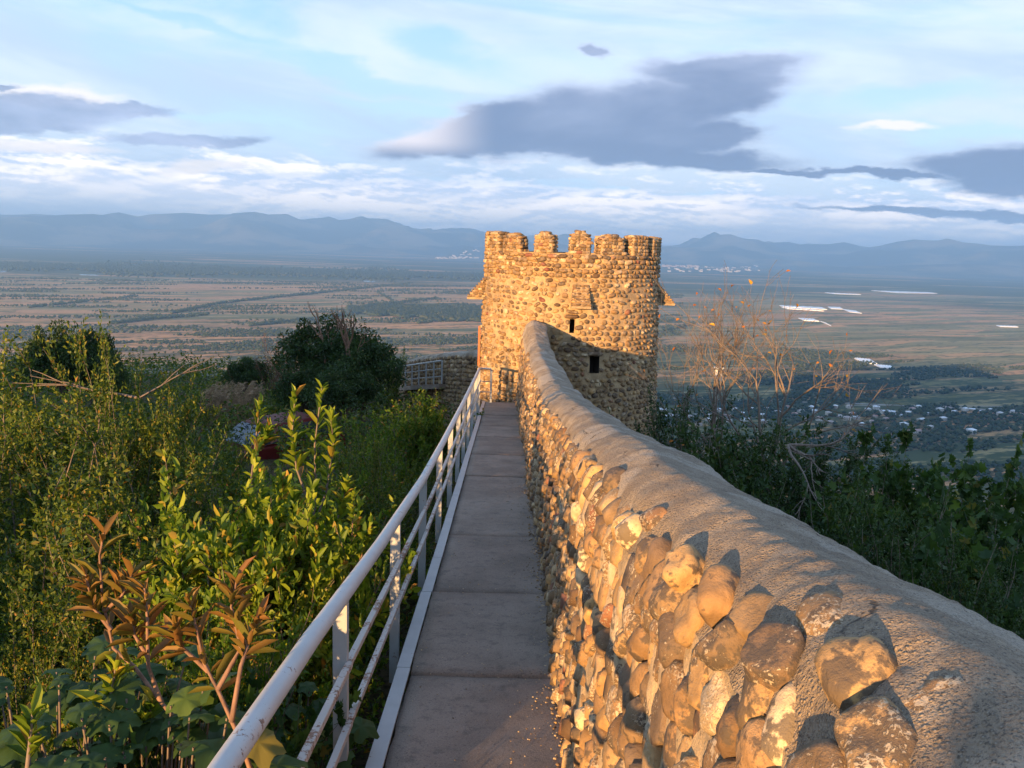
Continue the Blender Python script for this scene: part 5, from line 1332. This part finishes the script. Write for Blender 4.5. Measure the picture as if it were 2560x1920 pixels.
# ------------------------------------------------------------------ parked car
def car():
    M_red, nt, b = material('dark_red_paint'); nt.put(b.inputs['Base Color'], nt.mix(nt.noise(None, 3.0), (0.10, 0.012, 0.012), (0.14, 0.018, 0.016))); b.inputs['Roughness'].default_value = .5; b.inputs['Specular IOR Level'].default_value = .25
    M_gl, nt, b = material('car_glass'); b.inputs['Base Color'].default_value = (.03, .045, .06, 1); b.inputs['Roughness'].default_value = .04; b.inputs['Specular IOR Level'].default_value = .9
    M_blk, nt, b = material('black_rubber'); b.inputs['Base Color'].default_value = (.02, .02, .02, 1); b.inputs['Roughness'].default_value = .8
    M_met, nt, b = material('wheel_metal'); b.inputs['Base Color'].default_value = (.5, .5, .5, 1); b.inputs['Metallic'].default_value = .9; b.inputs['Roughness'].default_value = .35
    M_lamp, nt, b = material('lamp_lens'); b.inputs['Base Color'].default_value = (.7, .7, .68, 1); b.inputs['Roughness'].default_value = .1
    c = at_y(530, 915, 21.0); gz = c[2] - 1.42
    r = empty('parked_car', (c[0] + .45, c[1] + .6, gz)); tag(r, 'dark red hatchback half hidden behind the slim sunlit sapling', 'car'); r.rotation_euler = (0, 0, radians(52))
    # side profile, front towards -x
    low = [(-2.0, .30), (-2.03, .55), (-1.95, .72), (-1.15, .90), (1.75, .93), (1.95, .80), (1.98, .35)]
    cab = [(-1.12, .905), (-.42, 1.36), (-.20, 1.41), (1.15, 1.42), (1.45, 1.34), (1.74, .935)]
    def loft(prof, w0, w1, name, mat, z0, z1):
        mb = MB(); n = len(prof)
        for s in (-1, 1):
            for (x, z) in prof: f = (z - z0) / (z1 - z0); mb.v.append((x, s * (w0 + (w1 - w0) * max(0, min(1, f))), z))
        for i in range(n - 1): mb.f.append((i, i + 1, n + i + 1, n + i))
        mb.f.append(tuple(range(n))[::-1]); mb.f.append(tuple(range(n, 2 * n))); mb.f.append((0, n, 2 * n - 1, n - 1))
        return mb.build(name, mat, r, bevel=.04)
    loft(low, .80, .78, 'body', M_red, .3, .93); loft(cab, .76, .56, 'cabin', M_red, .9, 1.42)
    def pane(pts, name): mb = MB(); n = len(pts); nn = (Vector(pts[1]) - Vector(pts[0])).cross(Vector(pts[2]) - Vector(pts[0])).normalized() * .008; mb.v = [tuple(Vector(p) + nn) for p in pts] + [tuple(Vector(p) - nn) for p in pts]; mb.f = [tuple(range(n)), tuple(range(2 * n - 1, n - 1, -1))] + [(i, n + i, n + (i + 1) % n, (i + 1) % n) for i in range(n)]; return mb.build(name, M_gl, r)
    pane([(-1.06, -.66, .955), (-1.06, .66, .955), (-.47, .54, 1.345), (-.47, -.54, 1.345)], 'windscreen')
    pane([(1.70, -.62, .99), (1.70, .62, .99), (1.50, .54, 1.29), (1.50, -.54, 1.29)][::-1], 'rear_window')
    for s in (-1, 1):
        def w(x, z): return (x, s * (.765 + (z - .9) / (.52) * (-.20)), z)
        pane([w(-.92, .96), w(.18, .96), w(.18, 1.34), w(-.38, 1.33)], 'side_window'); pane([w(.26, .96), w(1.50, .96), w(1.28, 1.33), w(.26, 1.34)], 'side_window')
        mb = MB(); mb.box((-2.06, s * .62 - .13, .56), (-1.94, s * .62 + .13, .69)); mb.build('headlight', M_lamp, r, bevel=.02)
        mb = MB(); mb.box((-.95, s * .90 - .06, .95), (-.85, s * .90 + .06, 1.06)); mb.build('mirror', M_red, r, bevel=.02)
        for x in (-1.30, 1.22):
            mb = MB(); mb.tube([(x, s * .62, .29), (x, s * .82, .29)], .29, 24); ty = mb.build('tyre', M_blk, r, bevel=.02)
            mb = MB(); mb.tube([(x, s * .78, .29), (x, s * .835, .29)], .18, 16); mb.build('rim', M_met, r)
    mb = MB(); mb.box((-2.10, -.74, .30), (-1.98, .74, .48)); mb.build('bumper', M_blk, r, bevel=.03)
car()

# ------------------------------------------------------------------ things on the plain
M_tin, _nt, _b = material('pale_tin_roof'); _nt.put(_b.inputs['Base Color'], _nt.ramp(_nt.new('ShaderNodeObjectInfo').outputs['Random'], [(0, (.55, .57, .60)), (.4, (.75, .76, .78)), (.75, (.45, .40, .38)), (1, (.35, .16, .12))])); _b.inputs['Roughness'].default_value = .35; _b.inputs['Metallic'].default_value = .3
M_hwall, _nt, _b = material('house_render'); _nt.put(_b.inputs['Base Color'], _nt.ramp(_nt.new('ShaderNodeObjectInfo').outputs['Random'], [(0, (.50, .45, .38)), (.5, (.62, .60, .56)), (1, (.38, .30, .25))])); _b.inputs['Roughness'].default_value = .9
M_win, _nt, _b = material('house_window'); _b.inputs['Base Color'].default_value = (.03, .035, .045, 1); _b.inputs['Roughness'].default_value = .1
def house_meshes(kind):
    w, d, h, rh, ov = ((5.5, 4.2, 5.0, 2.2, .6), (6.5, 4.6, 3.2, 2.0, .5), (4.6, 4.6, 5.6, 2.0, .6))[kind]
    mb = MB(); mb.box((-w, -d, 0), (w, d, h)); me1 = bpy.data.meshes.new('wall'); me1.from_pydata(mb.v, [], mb.f)
    W, D_ = w + ov, d + ov; rl = (w - d) if kind != 1 else w + ov
    v = [(-W, -D_, h + .01), (W, -D_, h + .01), (W, D_, h + .01), (-W, D_, h + .01), (-rl, 0, h + rh), (rl, 0, h + rh)]
    f = [(0, 3, 2, 1), (0, 1, 5, 4), (2, 3, 4, 5), (1, 2, 5), (3, 0, 4)]
    me2 = bpy.data.meshes.new('roof'); me2.from_pydata(v, [], f)
    mb = MB()
    for z in ((1.0, 3.7) if h > 4 else (1.0,)):
        for x in np.linspace(-w * .7, w * .7, 4): mb.box((x - .5, -d - .03, z), (x + .5, -d + .05, z + 1.2))
    me3 = bpy.data.meshes.new('windows'); me3.from_pydata(mb.v, [], mb.f)
    me1.materials.append(M_hwall); me2.materials.append(M_tin); me3.materials.append(M_win)
    return me1, me2, me3
HM = [house_meshes(k) for k in range(3)]
def house(u, v, kind, label, rot=None, sc=1.0, group='village houses on the plain'):
    p = at_z(u, v, PLAIN + 3); x, y = p[0], p[1]; z = float(ground(x, y))
    r = empty('house', (x, y, z)); r.rotation_euler = (0, 0, random.uniform(-.7, .7) if rot is None else rot); r.scale = (sc,) * 3
    for nm, me in zip(('wall', 'roof', 'windows'), HM[kind]): link(nm, me, None, r)
    return tag(r, label, 'house', group)
house(1978, 931, 1, 'long pale tin-roofed house left of the last two at the lower right of the village', .15, 1.25)
house(2098, 933, 2, 'tallest two-storey house with white hipped roof, last of the village at lower right', .5, 1.35)
house(2038, 904, 0, 'lone white-roofed house above the last two village houses at right', .2, 1.0)
house(1953, 917, 0, 'pale-roofed house in the tight group of three below the village road', .3, 1.1)
vill = [(1730, 885), (1752, 878), (1760, 890), (1790, 893), (1804, 879), (1835, 880), (1841, 893), (1850, 901), (1875, 884), (1893, 880), (1907, 889), (1915, 904), (1925, 890), (1942, 897), (1950, 888), (1962, 893), (1971, 884), (1985, 880), (2006, 893),
        (2030, 884), (2046, 880), (2062, 888), (2085, 883), (2100, 881), (2122, 890), (2140, 884), (2160, 893), (2182, 889), (2203, 893), (1885, 912), (1905, 921), (1918, 924), (1860, 915), (1830, 906), (1812, 898), (1795, 912), (1770, 904), (1735, 903), (1715, 893), (1700, 880),
        (1680, 890), (1660, 883), (1645, 896), (1625, 884), (1605, 893), (1588, 884), (1570, 897), (1552, 886), (1535, 895), (1515, 884), (1498, 896), (1480, 888), (1462, 882), (1445, 893), (1432, 886), (1458, 900), (1490, 903), (1530, 905), (1575, 908), (1610, 905), (1650, 910), (1440, 902), (1475, 912), (1510, 915), (1545, 914), (2012, 921), (1888, 899), (1990, 905)]
ORD = 'first second third fourth fifth sixth seventh eighth ninth tenth eleventh twelfth thirteenth fourteenth fifteenth sixteenth seventeenth eighteenth nineteenth twentieth'.split()
def zone(q):
    a = 'beside the tower' if q[0] < 1500 else 'behind the dark twigs' if q[0] < 1600 else 'behind the sunlit trunk' if q[0] < 1700 else 'behind the right twigs' if q[0] < 1800 else 'right of the twigs' if q[0] < 1900 else 'in the open' if q[0] < 2000 else 'near the edge'
    b = 'upper row' if q[1] < 887 else 'middle row' if q[1] < 899 else 'lower row'
    return b, a
byz = {}
for q in vill: byz.setdefault(zone(q), []).append(q)
for (b_, a_), qs in byz.items():
    for i, (u, v) in enumerate(sorted(qs)):
        u += random.uniform(-3, 3) * (len(qs) < 2); v += random.uniform(-2, 2)
        pos = f'{ORD[i]} from the left' if len(qs) > 1 else 'only one'
        house(u, v, random.randrange(3), f'pale-roofed house, {pos}, {b_}, {a_}', None, random.uniform(.75, 1.15))
# town at the foot of the mountains
def town(name, u0, u1, v0, v1, n, label):
    mb = MB()
    for _ in range(n):
        p = at_z(random.uniform(u0, u1), random.uniform(v0, v1), PLAIN); s = random.uniform(12, 34); z = float(ground(p[0], p[1])); mb.box((p[0] - s, p[1] - s * .6, z - 1), (p[0] + s, p[1] + s * .6, z + random.uniform(6, 22)))
    o = mb.build(name, M_hwall); tag(o, label, 'town', kind='stuff')
town('distant_town', 1432, 1510, 574, 577, 60, 'pale distant town under the mountains right of the tower')
town('distant_town', 940, 1035, 556, 559, 60, 'pale distant town under the mountains left of the tower')
town('distant_town', 1440, 1640, 577, 588, 60, 'scattered pale buildings in front of the distant town')
M_poly, _nt, _b = material('greenhouse_film'); _b.inputs['Base Color'].default_value = (.82, .84, .86, 1); _b.inputs['Roughness'].default_value = .3
M_pond, _nt, _b = material('pond_water'); _b.inputs['Base Color'].default_value = (.45, .52, .58, 1); _b.inputs['Roughness'].default_value = .12; _b.inputs['Specular IOR Level'].default_value = .8
def greenhouse(corners, label, h=4.0, bays=6):
    q = [Vector(at_z(u, v, PLAIN + h)) for u, v in corners]; c = sum(q, Vector()) / 4; r = empty('greenhouse', (c.x, c.y, PLAIN)); tag(r, label, 'greenhouse', 'white greenhouses on the plain')
    mb = MB(); mb.v = [(p.x - c.x, p.y - c.y, 0.2) for p in q] + [(p.x - c.x, p.y - c.y, h * .7) for p in q]; mb.f = [(0, 1, 5, 4), (1, 2, 6, 5), (2, 3, 7, 6), (3, 0, 4, 7)]; mb.build('side_wall', M_poly, r)
    for k in range(bays):
        a, b = q[0].lerp(q[1], k / bays), q[0].lerp(q[1], (k + 1) / bays); d, e = q[3].lerp(q[2], k / bays), q[3].lerp(q[2], (k + 1) / bays); mb = MB()
        def g(p, z): return (p.x - c.x, p.y - c.y, z)
        m0, m1 = a.lerp(b, .5), d.lerp(e, .5); mb.v = [g(a, h * .7), g(m0, h), g(b, h * .7), g(d, h * .7), g(m1, h), g(e, h * .7)]; mb.f = [(0, 1, 4, 3), (1, 2, 5, 4), (0, 2, 1), (3, 4, 5)]; mb.build('roof_bay', M_poly, r)
greenhouse([(1683, 659), (1775, 663), (1787, 668), (1692, 662)], 'longest white greenhouse strip, left end of the cluster')
greenhouse([(1788, 662), (1815, 663), (1822, 667), (1795, 666)], 'short white greenhouse in the middle of the top row')
greenhouse([(1820, 667), (1850, 671), (1862, 676), (1835, 673)], 'white greenhouse at the right end of the top row')
greenhouse([(1688, 663), (1760, 668), (1780, 671), (1700, 666)], 'thin white greenhouse strip under the longest one')
greenhouse([(1724, 686), (1758, 688), (1770, 693), (1736, 691)], 'small white greenhouse lying below the cluster')
greenhouse([(1772, 693), (1785, 697), (1796, 703), (1788, 700)], 'sliver of greenhouse right of the small lower one')
greenhouse([(1843, 771), (1880, 775), (1895, 784), (1868, 783)], 'large white greenhouse in the shadow edge above the village')
greenhouse([(1888, 786), (1925, 789), (1934, 794), (1905, 793)], 'white greenhouse just right of and below the large one')
greenhouse([(1782, 631.5), (1855, 634.5), (1860, 636), (1800, 634)], 'far thin white greenhouse row left of the widest far row')
greenhouse([(1882, 627), (2010, 631), (2025, 633.5), (1940, 632)], 'widest far row of white greenhouses near the dark wooded belt')
greenhouse([(2152, 702), (2195, 703.5), (2200, 705.5), (2160, 704.5)], 'lone thin greenhouse strip near the right edge')
def pond(c, label):
    mb = MB(); q = [at_z(u, v, PLAIN + 1.2) for u, v in c]; n = len(q); b = sum(np.array(q)) / n; mb.v = [tuple(p - b) for p in q]; mb.f = [tuple(range(n))]; o = mb.build('pond', M_pond); o.location = b; tag(o, label, 'pond', kind='structure')
pond([(-20, 584), (0, 583.5), (18, 586), (12, 588), (-20, 589)], '')
pond([(170, 592.5), (205, 593.5), (216, 595), (175, 594.5)], '')
pond([(258, 603), (315, 604), (330, 606), (300, 607), (262, 605)], '')
pond([(780, 607), (800, 606), (812, 608), (795, 609)], '')
# road through the village and field tracks
M_road, _nt, _b = material('dusty_road'); _b.inputs['Base Color'].default_value = (.30, .27, .24, 1); _b.inputs['Roughness'].default_value = .9
def road(uv, w, name='road'):
    pts = [Vector(at_z(u, v, PLAIN)) for u, v in uv]; mb = MB()
    for i, p in enumerate(pts):
        d = (pts[min(i + 1, len(pts) - 1)] - pts[max(i - 1, 0)]); d.z = 0; d.normalize(); n = Vector((-d.y, d.x, 0)) * w / 2; mb.v += [(p.x + n.x, p.y + n.y, PLAIN + .5), (p.x - n.x, p.y - n.y, PLAIN + .5)]
        if i: b = 2 * i; mb.f.append((b - 2, b - 1, b + 1, b))
    o = mb.build(name, M_road); tag(o, kind='structure')
road([(1380, 858), (1500, 862), (1700, 868), (1850, 872), (1960, 877), (2080, 882), (2300, 895)], 10)
road([(1835, 876), (1955, 876), (2250, 879)], 5, 'track')

# trees of the plain: low-poly clumps, tens of thousands, one object per wood
def plain_trees():
    base, F0 = ICO[1]; sub = base[:, :]
    oct_v = np.array([(1, 0, 0), (0, 1, 0), (-1, 0, 0), (0, -1, 0), (0, 0, 1.1), (0, 0, -.6), (.7, .7, .45), (-.7, .6, .5), (-.6, -.75, .4), (.65, -.7, .5)])
    oct_f = np.array([(0, 6, 4), (6, 1, 4), (1, 7, 4), (7, 2, 4), (2, 8, 4), (8, 3, 4), (3, 9, 4), (9, 0, 4), (0, 5, 1), (1, 5, 2), (2, 5, 3), (3, 5, 0), (0, 1, 6), (1, 2, 7), (2, 3, 8), (3, 0, 9)])
    def emit(XY, R, name, label, mat):
        n = len(XY); V = oct_v[None] * (1 + rng.normal(0, .16, (n, 10, 3))); a = rng.random(n) * 6.28; ca, sa = np.cos(a)[:, None], np.sin(a)[:, None]
        x, y = V[..., 0] * ca - V[..., 1] * sa, V[..., 0] * sa + V[..., 1] * ca
        V = np.stack([x, y, V[..., 2]], -1) * R[:, None, None]; z = ground(XY[:, 0], XY[:, 1]) + R * .6
        V += np.concatenate([XY, z[:, None]], 1)[:, None]; F = (np.arange(n)[:, None, None] * 10 + oct_f[None]).reshape(-1, 3)
        o = link(name, mesh_np(name, V.reshape(-1, 3), F, smooth=True, attrs={'tint': np.repeat(rng.random(n), 10)}), mat); tag(o, label, 'trees', kind='stuff')
    # near shaded belt: village gardens and scrub
    def pick(n, r0, r1, a0, a1, fx, fy, th, seed):
        r = np.sqrt(rng.random(n) * (r1 ** 2 - r0 ** 2) + r0 ** 2); a = np.radians(rng.uniform(a0, a1, n)); x, y = r * np.sin(a), r * np.cos(a)
        ca, sa = cos(radians(24)), sin(radians(24)); xr, yr = x * ca + y * sa, -x * sa + y * ca
        d = vfbm(xr * fx + seed, yr * fy + seed * .7, 4); k = d > th; return np.stack([x[k], y[k]], 1)
    A = pick(52000, 900, 2800, -36, 36, .0035, .014, .50, 3); emit(A, rng.uniform(2.0, 5.0, len(A)), 'scrub', 'dark scrub and garden trees on the near shaded part of the plain', M_ptree)
    B = pick(60000, 2700, 6000, -36, 12, .0018, .012, .605, 11); emit(B, rng.uniform(2.5, 6.0, len(B)), 'scrub', 'rows of scrub streaking the sunlit plain', M_ptree)
    # forest patch left of the tower and long hedgerows, as seen
    P = []
    for _ in range(5200):
        u = random.uniform(750, 1040); v = random.uniform(660, 696)
        lo = 664 + (u - 750) * -.012 + 3 * sin(u * .05); hi = 678 + (u - 750) * .065 + 2 * sin(u * .11)
        if lo < v < hi: q = at_z(u, v, PLAIN); P.append((q[0], q[1]))
    P = np.array(P); emit(P, rng.uniform(6, 10, len(P)), 'forest', 'forest patch on the sunlit plain left of the tower', M_ptree)
    P = []
    for (pts, n) in (([(370, 678), (480, 655), (620, 640), (700, 632), (890, 612)], 900), ([(700, 690), (760, 675), (800, 660), (950, 645)], 500), ([(960, 690), (1035, 676), (1040, 672)], 120), ([(240, 700), (330, 690), (450, 680)], 240), ([(850, 652), (830, 640), (815, 632)], 80), ([(1545, 632), (1570, 655), (1600, 685)], 200), ([(60, 665), (160, 655), (300, 640)], 160), ([(900, 700), (1000, 688), (1038, 682)], 160), ([(540, 705), (640, 694), (700, 690)], 200), ([(1430, 716), (1480, 705), (1500, 702)], 100)):
        for _ in range(n):
            k = random.random() * (len(pts) - 1); i = int(k); f = k - i; u = pts[i][0] * (1 - f) + pts[i + 1][0] * f; v = pts[i][1] * (1 - f) + pts[i + 1][1] * f + random.gauss(0, .7); q = at_z(u, v, PLAIN); P.append((q[0], q[1]))
    P = np.array(P); emit(P, rng.uniform(4, 8, len(P)), 'hedgerow', 'dark hedgerows crossing the sunlit plain', M_ptree)
    # long wooded belt further out
    P = []
    for _ in range(15000):
        u = random.uniform(-30, 1045); c = 577 + max(0, u - 60) * .022; h = (3 + 8 * vnoise(u * .012, 3.3)) * (0.5 + .5 * min(1, u / 300)) ; v = random.gauss(c, h * .6)
        if v > 560: q = at_z(u, v, PLAIN); P.append((q[0], q[1]))
    P = np.array(P); emit(P, rng.uniform(8, 15, len(P)), 'forest', 'long wooded belt across the far plain left of the tower', M_ptree)
M_ptree = mat_leaf('plain_tree_green', [(0, (0.030, 0.048, 0.022)), (.6, (0.050, 0.070, 0.026)), (1, (0.085, 0.090, 0.035))], 0.15, .9)
plain_trees()

# ------------------------------------------------------------------ lamp mast among the bare trees
def mast():
    p = at_y(1552, 792, 17.5); r = empty('lamp_mast', (p[0], p[1], p[2] - 5.5)); tag(r, 'thin rusty white mast with a blue-white lamp box among the bare trees', 'mast')
    mb = MB(); mb.tube([(0, 0, 0), (0, 0, 5.2)], .035, 10); mb.build('pole', mat_paint('rusty_white', (.6, .6, .58), .08), r, smooth=True)
    mb = MB(); mb.box((-.08, -.06, 5.2), (.08, .06, 5.46)); mb.build('lamp_box', M_rail, r, bevel=.01)
    mb = MB(); mb.box((-.11, -.08, 5.461), (.11, .08, 5.49)); mb.build('lamp_cap', M_post, r)
mast()

# ------------------------------------------------------------------ unseen greenery added behind the camera on the sun side to cast shade
def behind(x, y, h, w, pr, label):
    s = h / HGT[pr]; r = empty('shrub', (x, y, float(ground(x, y)))); r.scale = (s * w, s * w, s); r.rotation_euler = (0, 0, x)
    (me, bm_), _ = PROTO[pr]; link('foliage', me, None, r); link('stems', bm_, None, r); tag(r, label, 'shrub', 'shrubs behind the viewpoint')

def shade_crown(x, y, z, sx, sz):  # added crown, out of view, stands in for the viewer's body as shadow caster
    r = empty('tree', (x, y, z)); r.scale = (sx, sx, sz); (me, bm_), _ = PROTO['round2']
    link('crown', me, None, r); link('trunk', bm_, None, r); tag(r, 'unseen tree added behind the viewpoint in place of the viewer, for its shadow', 'tree')
shade_crown(-0.62, -2.6, -1.85, 0.42, 0.80)
